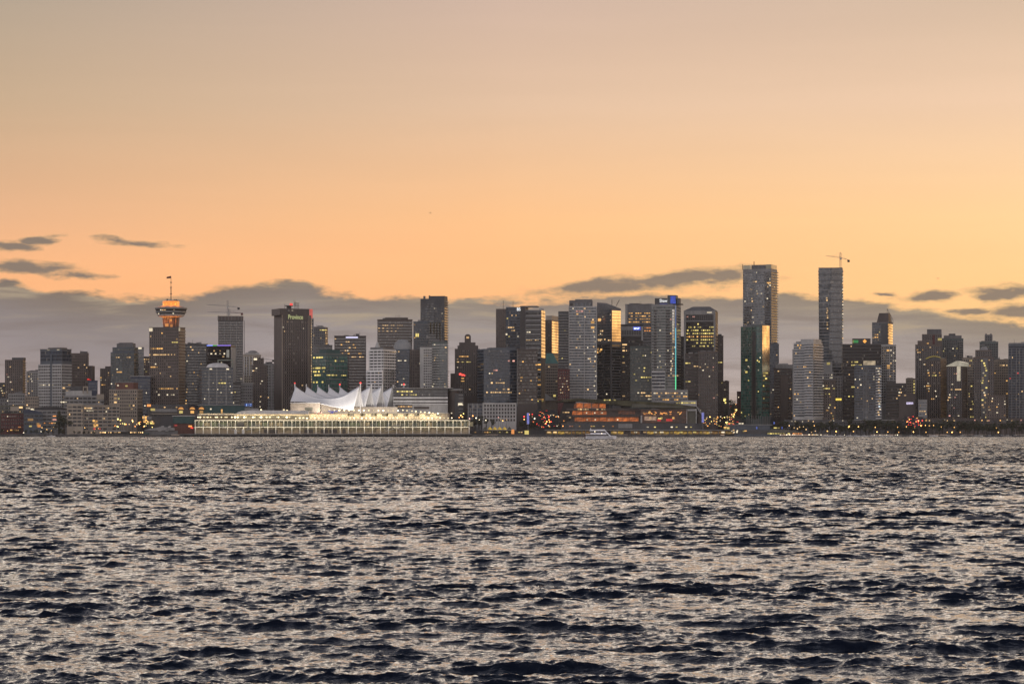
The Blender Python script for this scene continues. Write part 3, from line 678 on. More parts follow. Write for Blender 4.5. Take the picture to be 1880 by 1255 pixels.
b.vol(m='slate'); b.bands('dark', 3.7, .62, yb=745); b.fins((383.5, 398, 415), 675, 745, 1.0, .5, 'pale'); b.vol('parapet', None, None, 674, 675.2, -.3, b.d, 'midgrey', u=(-.3, b.w+.3))
b.lathe('dome', 397, [(21.5, 674), (21.3, 673), (19.5, 670), (15.5, 667.3), (9, 665.6), (1, 665)], 'white', b.d*.5)
b.lit(703, 400, 416, .7, 'yellow'); b.rand(12, cols=('white', 'warm')); b.lit1(387, 677, 3, 1.4, 'white'); b.lit1(418, 677, 3, 1.4, 'white')
b = B('office_tower', 'low black block between the white domed block and the old cream hotel', 427, 442, 703, 3100, cat='office block').simple('black', 'dark', 3.6, .5, yb=745); b.lit1(427.5, 739, 3, 2, 'white'); b.rand(2)
b = B('hotel_tower', 'old cream stone hotel with tall white pilasters and a rounded attic', 447, 479, 652, 3380, cat='hotel')
b.simple('cream', 'p_cream', 3.4, .5, yb=720); b.fins((449, 453, 458, 463), 654, 690, 1.4, .6, 'white'); b.vol('attic', 451, 476, 647, 652, 3, 18, 'pale'); b.lathe('attic_dome', 463, [(9, 647), (8, 644.5), (4, 643)], 'grey', 8); b.rand(6)
b = B('office_building', 'short grey block with a pale roof slab below the old cream hotel', 440, 464, 704, 3130, cat='office block').simple('grey', 'p_grey', 3.6, .45, yb=745); b.vol('roof_slab', 440, 465, 702.5, 703.4, -.8, b.d, 'pale'); b.lit1(443, 695, 2, 2, 'white')
b = B('apartment_tower', 'brownish stepped apartment tower with a central raised top', 463, 491, 671, 3180, cat='apartment tower')
b.simple('brown', 'p_brown', 3.1, .5, yb=750); b.vol('stepped_top', 466, 484, 657, 671, 2, 18, 'brown'); b.bands('p_brown', 3.1, .5, 466, 484, 657, 671, 2, 18); b.rand(12, cols=('white', 'warm')); b.lit1(469, 659, 4, 2.4, 'white', 1.9)
b = B('office_tower', 'pale grey narrow tower just east of the big newspaper tower', 484, 504, 668, 3300, cat='office tower').simple('grey', 'p_pale', 3.5, .5, yb=750); b.fins((494, 499), 668, 750, 1, .5, 'pale'); b.roof_kit(3); b.rand(4)
b = B('office_tower', 'tall dark brown slab tower with a lit yellow newspaper name near its roof', 503, 571, 578, 3120, ('L', 520), cat='office tower', d0=34)
b.vol(m='darkbrown'); b.vol('crown', 514, 568, 567, 578, .6, b.d-3, 'darkbrown'); b.vol('corner_block', 503, 514, 575, 578, 8, b.d-1, 'midgrey', u=(.2, 3))
b.bands('p_brown', 3.75, .62, 521, 566, 586, 752, 0, None, 'F'); b.fins((518, 567), 578, 752, 1.4, .5, 'beige'); b.vol('parapet', 514, 568.4, 566, 566.9, .3, b.d-2.6, 'brown')
b.text('Province', 529, 556, 577, 585.5, emis('sign_yellow', (.95, 1.0, .45), .8), -.4)
b.vol('dish_platform', 527, 540, 560, 561, 3, 9, 'roofdark'); b.vol('platform_leg', 530, 537, 561, 566, 4, 8, 'roofdark'); b.mast(521, 557, 566, .3); b.mast(538, 549, 560, .22); b.mast(541, 551, 560, .22)
for i in range(4): b.vol('aerial_frame', 543+i*2.4, 543.5+i*2.4, 555, 566, 4, 4.4, 'roofdark')
b.vol('aerial_frame', 542.5, 551.5, 555, 555.5, 4, 4.4, 'roofdark'); b.vol('aerial_frame', 542.5, 551.5, 560, 560.5, 4.02, 4.38, 'roofdark')
b.lit1(536, 558, 3.5, 2.4, 'red', 3); b.lit1(537, 569.5, 2, 1.2, 'white', .5); b.lit1(520, 600.5, 1.6, 1.6, 'white'); b.rand(5, yb=740)
b.lathe('dish', 530, [(1.8, 571), (2.0, 569.6), (.6, 568.4)], 'grey', .1, 12)
sd = B('apartment_tower', 'pale apartment tower edge with a string of lit balconies beside the newspaper tower', 566, 576, 584, 3260, cat='apartment tower')
sd.vol(m='grey'); sd.bands('p_pale', 4.0, .55, yb=700); sd.vol('red_crown', 568, 574, 567, 584, 4, 12, emis('crown_red', (1, .16, .12), .55, .3, (.2, .2, .2)))
for i in range(24): sd.lit1(570.6, 588+i*4.9, 2.2, 1.5, 'warm')
b = B('office_tower', 'small grey tower with a lit roof corner between two dark towers', 572, 602, 601, 3420, ('R', 597), cat='office tower')
b.simple('midgrey', 'p_midgrey', 3.5, .5, yb=690); b.lit(603, 586, 600, .9, 'yellow'); b.side_lit(14, 604, 640); b.rand(10, cols=('white', 'warm'))
b = B('office_building', 'grey curved shoulder block below the small tower with the lit corner', 571, 610, 634, 3300, cat='office block').simple('grey', 'grey', 3.5, .5, yb=690); b.vol('lower_shoulder', 600, 610, 640, None, -1, 10, 'midgrey'); b.rand(5, cols=('white',))
b = B('office_building', 'green glass office block with yellow lit storeys behind the white sails', 573, 638, 651, 3060, ('L', 599), cat='office block')
b.vol(m='teal'); b.bands('green', 4.1, .7, yb=725, top=.8); b.vol('parapet', None, None, 648, 651, -.1, b.d, 'greengrey', u=(0, b.w)); b.vol('penthouse', 603, 628, 641, 648, 4, 18, 'teal')
for i in range(9): b.vol('ledge', 599, 637, 654+i*8.2, 654.6+i*8.2, -.5, -.1, 'grey')
for y, x0, x1, d_ in ((659, 614, 632, .6), (691, 599, 636, .75), (671, 600, 610, .6)): b.lit(y, x0, x1, d_, 'yellow')
for y, n in ((658, 7), (672, 9), (684, 4), (691, 8), (698, 3)):
    for i in range(n):
        z = min(b.rows, key=lambda r: abs(r[0]-b.Z(y)))[0]; o = obj('lit_window', lit_mesh('yellow'), None, b.root, b.L(-.14, b.d*(.08+.84*R()), z)); o.rotation_euler = (0, 0, -math.pi/2); o.scale = (3.2, 1, 1.9)
b = B('office_tower', 'dark brown banded block with a white and violet roof sign, behind the green glass block', 614, 672, 617, 3250, cat='office tower')
b.simple('darkbrown', 'bronze', 3.6, .55, yb=720); b.vol('roof_sign', 635, 657, 617.8, 620.4, -.8, -.3, emis('sign_violet', (.75, .72, 1), 1.1)); b.mast(649, 613, 616, .6); b.vol('lower_wing', 640, 672, 650, None, -6, -.1, 'darkbrown'); b.bands('bronze', 3.6, .5, 640, 672, 651, 720, -6, 0, 'F')
b.lit(628, 630, 650, .5, 'warm'); b.lit(640, 636, 660, .45, 'warm'); b.lit(650, 638, 664, .6, 'amber'); b.lit(657, 645, 668, .5, 'warm', v=-6); b.rand(16, cols=('warm', 'white', 'amber'))
b = B('office_tower', 'broad dark brown tower with faint lit bands, glass dome in front of it', 693, 757, 587, 3380, cat='office tower')
b.simple('brown', 'bronze', 3.7, .55, yb=690); b.vol('penthouse', 707, 749, 582.5, 586, 4, 24, 'darkbrown'); b.mast(726, 577, 582.5, .2); b.mast(730, 577.5, 582.5, .2); b.mast(733, 577.5, 582.5, .2)
for y, d_ in ((597, .45), (603, .5), (608, .3)): b.lit(y, 694, 740, d_, 'bronze' if 0 else 'warm', h=1.0)
b = B('apartment_tower', 'white rounded apartment tower with dark window rows, widening near its base', 677, 727, 641, 3040, ('R', 704), cat='apartment tower', d0=30)
b.vol(m='white'); b.bands('w_white', 3.45, .5, yb=715); b.vol('penthouse', 679, 722, 637, 641, 1, b.d-2, 'midgrey', u=(1.5, b.w-1)); b.vol('wider_base', 674, 704, 679, None, -2.4, b.d-1, 'white'); b.bands('w_white', 3.45, .5, 674, 704, 680, 715, -2.4, b.d-1, 'FL')
b.lathe('roof_cone', 692, [(5.5, 637), (3, 631), (.3, 625)], 'pale', 12, 16); b.rand(4, cols=('warm',))
b = B('office_tower', 'blue glass block topped by a clear glass dome, brick wing beside it', 725, 775, 641, 3160, cat='domed tower')
b.vol('wall', 725, 752, 641, None, 0, 28, 'slate'); b.bands('blue', 3.6, .72, 725, 752, 641, 720, 0, 28, 'FL'); b.vol('brick_wing', 752.1, 774, 641.5, None, 1, 26, 'brown'); b.bands('p_brown', 3.4, .5, 752.1, 774, 642, 720, 1, 26, 'FR')
b.lathe('glass_dome', 739, [(17, 640.8), (17, 638.5), (16, 633), (13.2, 627.6), (8.4, 623.6), (1, 622)], glass('dome_glass', (.16, .17, .18), 1.5, .1, (.3, .3, .3), 2.2, .1), 13)
for a_ in range(9):
    g = -math.pi*.95+a_*math.pi*.9/8; p = b.L(b.U(739), 13, 0); pts = [(17, 638.5), (16, 633), (13.2, 627.6), (8.4, 623.6), (1, 622)]
    mb = MB()
    for (r0, y0), (r1, y1) in zip(pts, pts[1:]): mb.bar((p[0]+(r0*b.k+.1)*math.cos(g), p[1]+(r0*b.k+.1)*math.sin(g), b.Z(y0)), (p[0]+(r1*b.k+.1)*math.cos(g), p[1]+(r1*b.k+.1)*math.sin(g), b.Z(y1)), .16)
    mb.build('dome_rib', W['pale'], b.root)
b.lit(660, 726, 750, .25, 'white'); b.rand(9, cols=('white', 'warm'))
b = B('apartment_tower', 'tallest tower of the eastern half, dark grey with a ragged balcony edge', 772, 822, 548, 3300, ('R', 816), cat='apartment tower', d0=26)
b.vol(m='darkgrey'); b.bands('grey', 3.2, .5, 772, 816, 562, 715); b.vol('top_slab', 788, 816, 543, 548, .5, b.d-1, 'darkgrey'); b.vol('top_fin', 776, 779, 542.5, 548, 4, 8, 'midgrey'); b.vol('top_fin', 786, 787.8, 541.5, 548, 4, 8, 'midgrey')
b.bands('pale', 3.2, .45, 781, 797, 554, 590, -.4, None, 'F', off=.1, name='penthouse_glazing'); b.balconies(2, b.d-1, 3.2, face='R', m='pale', yb=710, out=1.7); b.lit(588, 806, 815, .8, 'warm'); b.rand(20, cols=('warm', 'white'))
b = B('apartment_tower', 'blue grey glass tower with warm rooms in front of the tallest eastern tower', 759, 800, 591, 3210, cat='apartment tower')
b.simple('slate', 'blue', 3.2, .68, yb=660); b.fins((760, 766), 591, 660, .8, .5, 'midgrey'); b.vol('white_box', 782, 795, 616, 622, -3, -.1, 'pale'); b.rand(12, cols=('amber', 'warm', 'amber')); b.lit1(766, 615, 4, 4, 'yellow')
b = B('apartment_tower', 'tower of stacked mirror bays angled to catch the sunset in gold strips', 786, 812, 591, 3190, cat='apartment tower')
b.vol(m='darkgrey'); b.bands('dark', 3.2, .6, yb=715, faces='F')
for x0, x1, yb_ in ((789.5, 792, 612), (795.5, 798, 613), (801, 803, 640), (806.5, 809, 632)):
    u0, u1, dp = b.U(x0), b.U(x1), 3.0
    q = [(u0, -.1), (u1+.9, -.1-dp*.0), (u1+.3, -dp)]
    zt, zb_ = b.Z(591), b.Z(yb_); c0 = b.L(0, 0, 0)
    P = [(c0[0]+u0, c0[1]-2.6, 0), (c0[0]+u1, c0[1]-.12, 0), (c0[0]+u0, c0[1]-.12, 0)]
    n = 6; hh = (zt-zb_)/n
    me = mesh('mirror_bay', [(p[0], p[1], z) for z in (0, hh-.25) for p in P], [(0, 1, 4, 3), (2, 0, 3, 5), (3, 4, 5), (0, 2, 1)], [(0, 0), (3.4, 0), (3.4, 3), (0, 3)]+[(0, 0)]*10)  # wedge added and angled so its mirror face catches the golden sky
    me.materials.append(GL['mirror'])
    for i in range(n): obj('mirror_bay', me, None, b.root, (0, 0, zb_+i*hh))
b.rand(14, yt=640, cols=('warm', 'amber'))
b = B('apartment_tower', 'beige apartment block with one column of dark windows, below the golden mirror bays', 771, 793, 638, 3120, cat='apartment block').simple('pale', 'p_pale', 3.1, .5, yb=715); b.vol('blank_pier', 771, 778, 638, None, -.5, -.2, 'pale'); b.rand(6, cols=('white', 'warm'))
b = B('apartment_tower', 'grey green balcony tower beside the beige block with the window column', 793, 822, 628, 3130, cat='apartment tower')
b.simple('greengrey', 'greengrey', 3.1, .6, yb=715); b.balconies(793, 806, 3.1, m='pale', yb=715); b.rand(16, cols=('warm', 'white', 'warm')); b.vol('roof_step', 794, 807, 622, 628, 2, 12, 'midgrey')
b = B('hotel_tower', 'dark brown hotel with arched roof turret and a small red neon sign', 835, 881, 640, 3180, cat='hotel')
b.vol(m='darkbrown'); b.bands('p_brown', 3.3, .5, yb=730); b.vol('upper_step', 840, 878, 634, 640, 1.5, 20, 'darkbrown'); b.vol('upper_step', 843, 873, 628, 634, 3, 18, 'darkbrown'); b.vol('turret', 853, 864.5, 618, 628, 4, 14, 'darkbrown')
MB().prism([(5.75*b.k*math.cos(a_*math.pi/10), 5.0*b.k*math.sin(a_*math.pi/10)) for a_ in range(11)], 0, 10).build('turret_arch', W['darkbrown'], b.root, b.L(b.U(858.75), 4, b.Z(617.9)))
b.lathe('round_light', 858.7, [(.4, 618.3), (2.6, 618.1), (2.6, 617.8)], 'beige', 3.2, 12); b.lit1(858.7, 619, 3.2, 2.4, 'warm', 3.9)
b.lit(653, 838, 865, .5, 'amber'); b.lit(664, 838, 865, .6, 'yellow')
for x0, x1, y in ((843, 847, 685), (847, 852, 686.6), (852, 854, 687.4)): b.vol('neon_sign', x0, x1, y, y+3, -.8, -.4, emis('neon_red', (1, .07, .05), 2.2))
for y in (692, 696, 699): b.lit(y, 846, 853, .9, 'amber')
b.rand(8, cols=('warm', 'white')); b.vol('low_wing', 827, 836, 685, None, 2, 20, 'brown')
# ------------------------------------------------------------------ the middle and western half of the skyline
b = B('office_building', 'wide blue glass slab block above the white gridded low office', 876, 950, 640, 3090, ('L', 888), cat='office block', d0=30)
b.vol(m='bluegrey'); b.bands('blue', 3.7, .74, yb=745)
b.vol('roof_step', 902, 948, 637.5, 640, 3, 20, 'bluegrey')
for y, x0, x1, d_ in ((663, 923, 945, .4), (682, 905, 918, .7), (700, 892, 931, .75), (712, 905, 940, .6), (718, 892, 940, .8)): b.lit(y, x0, x1, d_, 'warm' if y > 690 else 'pink')
b.rand(5, cols=('warm', 'white'))
b = B('office_building', 'bronze glass block joined to the wide blue glass slab, lit stair column at its edge', 949, 987, 641, 3085, cat='office block')
b.simple('darkbrown', 'bronze', 3.7, .6, yb=745); b.fins((949.6,), 641, 745, .9, .5, 'grey'); b.lit(695, 950, 960, .6, 'amber'); b.rand(10, cols=('warm', 'amber'))
b = B('office_tower', 'bank tower of three parts, blue glass face with white initials, striped wing', 910, 1001, 566, 3230, ('R', 994), cat='office tower', d0=30)
b.vol('wall', 910, 929, 566, None, 2, 26, 'brown'); b.bands('p_brown', 3.6, .4, 910, 929, 566, 660, 2, 26, 'FL')
b.vol('glass_face', 929.1, 964, 563, None, 0, 26, 'slate'); b.bands('blue', 3.7, .84, 929.1, 955, 563, 660, 0, 26, 'F')
b.vol('dark_wedge', 955.2, 964.9, 562, 660, -1.2, -.05, 'black')
b.vol('striped_wing', 965, 994, 569, None, -2, b.d, 'midgrey'); b.bands('dark', 6.2, .66, 965, 993, 570, 735, -2, b.d, 'F'); b.vol('roof_cap', 955, 985, 560.8, 562.9, 2, 20, 'grey')
for i in range(19): b.vol('ledge', 966, 993.5, 578.3+i*8.6, 579.7+i*8.6, -2.7, -2.1, 'pale')
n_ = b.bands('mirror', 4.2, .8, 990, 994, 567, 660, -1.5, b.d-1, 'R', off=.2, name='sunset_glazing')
b.vol('edge_tower', 990.2, 996, 565.5, 569, 2, 12, 'pale', u=(b.w-3, b.w+1)); b.mast(924, 550, 566, .25); b.mast(942, 551, 563, .25)
b.text('BS', 949.5, 956, 564.3, 570, emis('sign_white', (1, 1, 1), 1.3), -1.3)
b.lit(600, 932, 949, .6, 'warm'); b.lit(607, 934, 946, .5, 'warm'); b.lit1(951, 617, 2, 2, 'white'); b.lit1(930, 613, 2, 2, 'white'); b.lit(609, 967, 975, .8, 'white', v=-2); b.lit(625, 966, 990, .6, 'warm', v=-2)
for y in (671, 677, 682, 693, 700, 704, 709, 722): b.lit(y, 987, 994, .7, 'amber', v=-2)
b.lit(733, 985, 999, 1, 'amber', v=-2); b.lit(736, 985, 999, .9, 'yellow', v=-2); b.rand(8, 930, 954, yb=655)
b = B('office_tower', 'dark tower with a golden sunlit flank between the striped bank wing and the balcony tower', 1001, 1026, 587, 3330, ('R', 1013), cat='office tower', d0=34)
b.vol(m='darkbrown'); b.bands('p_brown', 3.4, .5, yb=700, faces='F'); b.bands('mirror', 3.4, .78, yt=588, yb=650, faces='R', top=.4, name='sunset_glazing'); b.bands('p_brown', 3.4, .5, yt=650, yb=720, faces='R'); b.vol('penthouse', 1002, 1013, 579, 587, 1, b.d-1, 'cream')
b = B('office_building', 'brown block under a steep green copper roof, between two taller towers', 1001, 1026, 668, 3200, cat='office block')
b.simple('beige', 'p_brown', 3.5, .5, yb=735)
MB().taper((0, b.w, 0, 22), (b.w*.10, b.w*.55, 6, 16), 0, b.Z(648)-b.Z(668)).build('copper_roof', W['copper'], b.root, b.L(0, 0, b.Z(668)+.1))
b.lit1(1018, 726, 3, 2.4, 'yellow'); b.rand(3); MB().prism([(0, 0), (b.w*.8, 0), (0, 9)], -3, -.3).build('gable', W['pale'], b.root, b.L(0, 0, b.Z(735)))
b = B('office_building', 'dark red brown slab dotted with white rooms at the foot of the big balcony tower', 1024, 1046, 678, 3080, cat='office block').simple('maroon', 'p_brick', 3.4, .5, yb=735); b.rand(14, cols=('white', 'warm'), wid=(.9, 1.3))
b = B('apartment_tower', 'big grey glass residential tower with stacked balconies and a pale vertical spine', 1044, 1096, 562, 3120, cat='apartment tower', d0=34)
b.vol(m='pale'); b.bands('pale', 3.3, .66, yb=735, faces='FLR'); b.fins((1072.8, 1044.8, 1094.8), 562, 735, 1.0, .6, 'pale')
b.vol('balcony_wing', 1025, 1043.9, 571, None, 2, 30, 'darkgrey'); b.bands('grey', 3.3, .55, 1025, 1043.9, 572, 735, 2, 30, 'FL'); b.balconies(1025, 1043.5, 3.3, yt=571, v0=2, out=1.8, m='grey', yb=690)
b.vol('crown', 1045, 1088, 551, 562, 2, 30, 'midgrey'); b.bands('grey', 5.0, .7, 1052, 1088, 553, 562, 2, 30, 'F'); b.vol('crown_void', 1046, 1051.5, 556, 561, 1.4, 1.95, 'black'); b.vol('roof_canopy', 1056, 1087, 549, 550.4, 3, 26, 'grey')
b.lit(571, 1052, 1071, .8, 'pink'); b.lit(577, 1058, 1062, .8, 'amber'); b.lit1(1088, 591.5, 4, 3, 'amber'); b.lit1(1088, 601, 4, 2.6, 'amber'); b.rand(26, 1044, 1095, cols=('warm', 'white', 'warm')); b.rand(8, 1026, 1043)
for i in range(14): b.lit1(1089+R()*6, 600+i*9, 1.6, 1.4, random.choice(('white', 'warm')))
b = B('apartment_tower', 'grey glass tower with a sloping roof and a glowing gold upper flank', 1096, 1140, 566, 3150, ('R', 1123), cat='apartment tower', d0=16.5)
b.vol(m='midgrey'); b.bands('grey', 3.4, .7, yb=628, faces='F'); b.bands('dark', 3.4, .7, yt=630, yb=735, faces='FR')
MB().prism([(0, 0), (b.w+.2, 0), (b.w+.2, .1), (0, b.Z(554)-b.Z(566))], 0, b.d).build('sloped_roof', W['midgrey'], b.root, b.L(0, 0, b.Z(566)+.02))
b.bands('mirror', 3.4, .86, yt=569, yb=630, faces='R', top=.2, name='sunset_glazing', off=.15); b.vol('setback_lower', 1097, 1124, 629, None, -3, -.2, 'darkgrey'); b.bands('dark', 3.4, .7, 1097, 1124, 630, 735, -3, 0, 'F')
for y, x0, x1 in ((607, 1098, 1108), (614, 1098, 1110), (621, 1097, 1118), (627, 1098, 1122)): b.lit(y, x0, x1, .6, 'warm')
for x, y in ((1098, 643), (1101, 640), (1105, 644), (1100, 646), (1107, 641)): b.lit1(x, y, 3, 2, 'amber', -3)
b.lit1(1100.5, 586, 4.5, 3.4, 'amber'); b.rand(14, cols=('warm', 'white')); b.mast(1124, 549, 560, .35); mb = MB().bar((0, 0, 0), (5.2, 0, 7.0), .35); mb.build('roof_derrick', W['roofdark'], b.root, b.L(b.U(1123), 8, b.Z(561)))
b = B('office_tower', 'grey concrete tower with orange lit upper floors, behind the glass tower with the word sign', 1148, 1200, 559, 3330, cat='office tower')
b.simple('midgrey', 'dark', 3.7, .5, yb=660, top=9); b.vol('side_pier', 1148.2, 1152, 559, None, -.6, -.1, 'grey'); b.roof_kit(4, hmax=2)
for y, d_ in ((577, .8), (582, .7), (587, .8), (593, .7)): b.lit(y, 1154, 1194, d_, 'amber')
b.lit(578, 1167, 1178, 1, 'amber'); b.lit(603, 1182, 1195, 1, 'orange'); b.lit(607, 1182, 1195, .9, 'orange')
b = B('office_tower', 'black office block with a pale louvred crown and a blue roof sign', 1140, 1180, 600, 3230, cat='office tower')
b.vol(m='black'); b.vol('crown_band', 1140, 1180, 599, 606, -.5, -.1, 'grey'); b.vol('roof_cap', 1140, 1181, 595, 599.9, .5, 24, 'roofdark')
b.vol('louvre_back', 1140.5, 1179, 606.1, 614.6, -.25, -.1, 'black'); b.fins([1141+i*3.1 for i in range(13)], 606.1, 614.6, 1.1, .8, 'grey', part='louvre'); b.vol('sill_band', 1140, 1180, 614.7, 616.4, -.6, -.1, 'grey')
b.vol('corner_pier', 1177.5, 1180.5, 599, 625, -1.2, -.62, 'pale'); b.bands('black', 3.7, .6, yt=617, yb=735, faces='FL')
b.vol('sign_panel', 1162.5, 1176, 599.5, 606, -.95, -.55, emis('sign_blue_panel', (.06, .12, .9), .7)); b.text('MNP', 1164, 1174, 601.2, 604.6, emis('sign_bluewhite', (.7, .8, 1), 1.8), -1.15)
for y in (631, 636, 640, 646, 668, 685, 690, 725): b.lit(y, 1142, 1148, .8, 'warm')
b.lit(631, 1146, 1157, .6, 'warm'); b.rand(6)
b = B('office_building', 'green grey glass slab with scattered yellow rooms before the louvre crowned block', 1157, 1198, 636, 3150, cat='office block')
b.simple('greengrey', 'greengrey', 3.7, .64, yb=735); b.rand(14, cols=('yellow', 'white')); b.lit(690, 1176, 1198, .9, 'yellow'); b.lit(720, 1176, 1198, .6, 'warm'); b.lit(727, 1176, 1198, .6, 'warm'); b.lit(733, 1176, 1198, .5, 'white')
b = B('office_tower', 'glass tower with a white word sign and a blue to green light line', 1196, 1250, 558, 3110, ('R', 1242), cat='office tower', d0=30)
b.vol(m='grey'); b.bands('greengrey', 3.35, .62, 1196, 1242, 560, 716, faces='FR')
for x0, x1 in ((1200, 1206), (1222, 1231)): b.bands('dark', 3.35, .6, x0, x1, 566, 690, -.15, 0, 'F', name='balcony_opening')
b.vol('sign_wall', 1202, 1228, 547, 558, .5, 16, 'darkgrey'); b.vol('sign_tower', 1225.5, 1241, 541.5, 558, -.3, 14, 'slate'); b.vol('blue_glow', 1231, 1240.6, 543.5, 557, -.9, -.35, emis('glow_blue', (.04, .09, .62), .75, .5, (.25, .25, .25))); b.vol('side_block', 1241.2, 1246, 547, 558, 2, 12, 'midgrey', u=(b.w+.1, b.w+3.2)); b.vol('roof_blade', 1236, 1252, 557.6, 559.2, -1, 10, 'roofdark', u=(b.w-4, b.w+6.5))
b.text('Shaw)', 1211, 1227, 548.6, 556.2, emis('sign_white', (1, 1, 1), 1.3), .0); b.vol('sign_underline', 1211, 1230, 556.6, 557.6, .05, .45, emis('underline_blue', (.1, .16, .9), .8))
for i, (y0, y1, c) in enumerate(((560, 580, (.55, .65, 1)), (580, 602, (.30, .45, 1)), (602, 640, (.22, .75, 1)), (640, 690, (.15, .85, .85)), (690, 741, (.12, 1, .42)))):
    b.vol('light_line', 1240.1, 1241.2, y0, y1-.02, -.9, -.4, emis('light_line_%d' % i, c, 1.15))
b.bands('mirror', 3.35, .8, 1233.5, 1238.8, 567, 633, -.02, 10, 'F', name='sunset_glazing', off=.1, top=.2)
b.lit(609, 1230, 1233, 1, 'amber'); b.lit(588, 1229, 1233, 1, 'pink'); b.lit(612, 1229, 1233, 1, 'amber'); b.lit(689, 1198, 1246, .8, 'warm'); b.rand(18, 1206, 1240, cols=('white', 'yellow'), yt=600)
for i in range(11): b.lit1(1232+R()*4, 640+i*4.5, 1.6, 1.4, random.choice(('white', 'amber', 'warm')))
b.vol('striped_base', 1197, 1222, 680, 716, -2.4, -.2, 'pale'); b.bands('blue', 4.0, .55, 1197, 1222, 681, 716, -2.4, 0, 'F')
b = B('office_building', 'pale glass podium with rows of warm lights at the foot of the green light line', 1197, 1263, 716, 3075, cat='podium', group=G_LOW)
b.simple('grey', 'pale', 3.8, .6, yb=745); b.lit(721, 1200, 1262, .7, 'warm', cols=('warm', 'white', 'amber')); b.lit(727, 1200, 1262, .55, 'amber'); b.lit(733, 1203, 1250, .4, 'amber'); b.vol('terrace_wing', 1250, 1279, 735, None, -6, -.2, 'pale'); b.lit(738, 1241, 1277, .9, 'yellow', v=-6)
b = B('office_tower', 'black slab edge between the word sign tower and the yellow lit bank tower', 1249, 1258, 618, 3260, cat='office tower').simple('black', 'black', 3.7, .5, yb=735)
b = B('office_tower', 'bank tower with pale corner columns, sloping cap and rows of yellow lit floors', 1256, 1318, 571, 3180, ('R', 1313), cat='office tower', d0=34)
b.vol(m='black'); b.bands('black', 3.8, .62, 1259, 1313, 590, 760, faces='FR')
b.vol('crown_band', None, None, 570, 577.5, -1.0, -.05, 'grey', u=(-.4, b.w+.4)); b.vol('corner_column', 1255.6, 1259.4, 577.6, 760, -1.0, -.05, 'grey'); b.vol('corner_column', 1310, 1313.6, 577.6, 760, -1.0, -.05, 'grey')
MB().taper((-.4, b.w+.4, -1, b.d), (b.w*.25, b.w*.80, b.d*.3, b.d*.7), 0, b.Z(562)-b.Z(570)).build('sloping_cap', W['midgrey'], b.root, b.L(0, 0, b.Z(570)+.05))
b.fins([1261+i*3.4 for i in range(15)], 578.5, 587, 1.0, .7, 'midgrey', part='louvre'); b.vol('sill_band', None, None, 588, 590, -1.05, -.05, 'grey', u=(1.7, b.w-1.9)); b.lit1(1302.6, 573.4, 6, 1.4, 'white', -1)
b.lit(581, 1260, 1276, .6, 'pink', pane=1.6)
for y, x0, x1, d_, c in ((597, 1262, 1312, .25, 'yellow'), (603, 1263, 1312, .55, 'yellow'), (608, 1261, 1312, .85, 'yellow'), (614, 1260, 1312, .9, 'yellow'), (620, 1260, 1312, .8, 'amber'), (626, 1260, 1312, .9, 'yellow'), (631, 1278, 1312, .85, 'yellow'), (637, 1270, 1312, .5, 'yellow')): b.lit(y, x0, x1, d_, c, pane=2.3)
b = B('office_tower', 'grey brown rib clad slab in front of the yellow lit bank tower', 1282, 1318, 646, 3090, cat='office tower')
b.simple('brown', 'bronze', 3.6, .5, yb=765); b.fins([1284+i*3.3 for i in range(11)], 647, 765, .7, .45, 'midgrey'); b.lit(672, 1267+16, 1315, .5, 'warm'); b.rand(12, cols=('white', 'warm', 'pink'))
b = B('office_tower', 'dark blank office block with few lit rows in front of the bank tower', 1258, 1284, 650, 3100, cat='office block').simple('darkbrown', 'dark', 3.6, .5, yb=765); b.lit(664, 1258, 1268, 1, 'yellow'); b.lit(672, 1268, 1283, .7, 'warm'); b.lit(698, 1258, 1268, .9, 'yellow'); b.lit(712, 1260, 1275, .4, 'white')
b = B('office_tower', 'dark brown slab with a pale edge just west of the yellow lit bank tower', 1312, 1328, 617, 3240, cat='office tower').simple('darkbrown', 'p_brown', 3.6, .5, yb=765); b.lit(665, 1318, 1326, .8, 'yellow'); b.lit(673, 1319, 1326, .6, 'yellow'); b.rand(3)
b = B('office_tower', 'small brown block standing alone beside the sunset gap over the sloping street', 1327, 1338.5, 700, 3300, cat='office block').simple('brown', 'p_brown', 3.5, .5, yb=765); b.lit1(1330, 733, 4, 2.6, 'yellow'); b.vol('penthouse', 1331, 1336, 698, 700, 2, 8, 'brown'); b.rand(3)
b = B('apartment_tower', 'thin dark red block at the foot of the green glass tower', 1353, 1362, 719, 3180, cat='apartment block').simple('maroon', 'p_brick', 3.3, .5, yb=780); b.rand(2)

# the two tallest towers and their neighbours
b = B('hotel_tower', 'tallest tower, grey glass with a serrated balcony edge and a glassy crown', 1364, 1427, 493, 3360, ('R', 1416), cat='hotel', d0=28)
b.vol(m='grey'); b.bands('grey', 3.35, .66, 1364, 1416, 496, 770, faces='FR', top=.8)
for x0, x1, y0, y1, g_ in ((1366, 1384, 500, 560, 'pale'), (1384, 1404, 520, 600, 'pale'), (1366, 1380, 560, 600, 'dark'), (1404, 1415, 498, 600, 'dark')): b.bands(g_, 3.35, .6, x0, x1, y0, y1, -.12, 1, 'F', name='recessed_glazing')
gl_ = wall('crown_glass', (.55, .50, .34), .15)
b.vol('crown_screen', 1364.4, 1378, 486, 493, .2, .6, gl_); b.vol('crown_screen', 1406, 1416, 485, 493, .2, .6, gl_); b.vol('crown_screen', None, None, 485, 493, .7, b.d-1, gl_, u=(b.w-.5, b.w-.2)); b.vol('plant_box', 1379, 1405, 485.5, 493, 2, 16, 'midgrey')
for i in range(6): b.vol('crown_post', 1407+i*1.7, 1407.4+i*1.7, 486, 493, .05, .19, 'darkgrey')
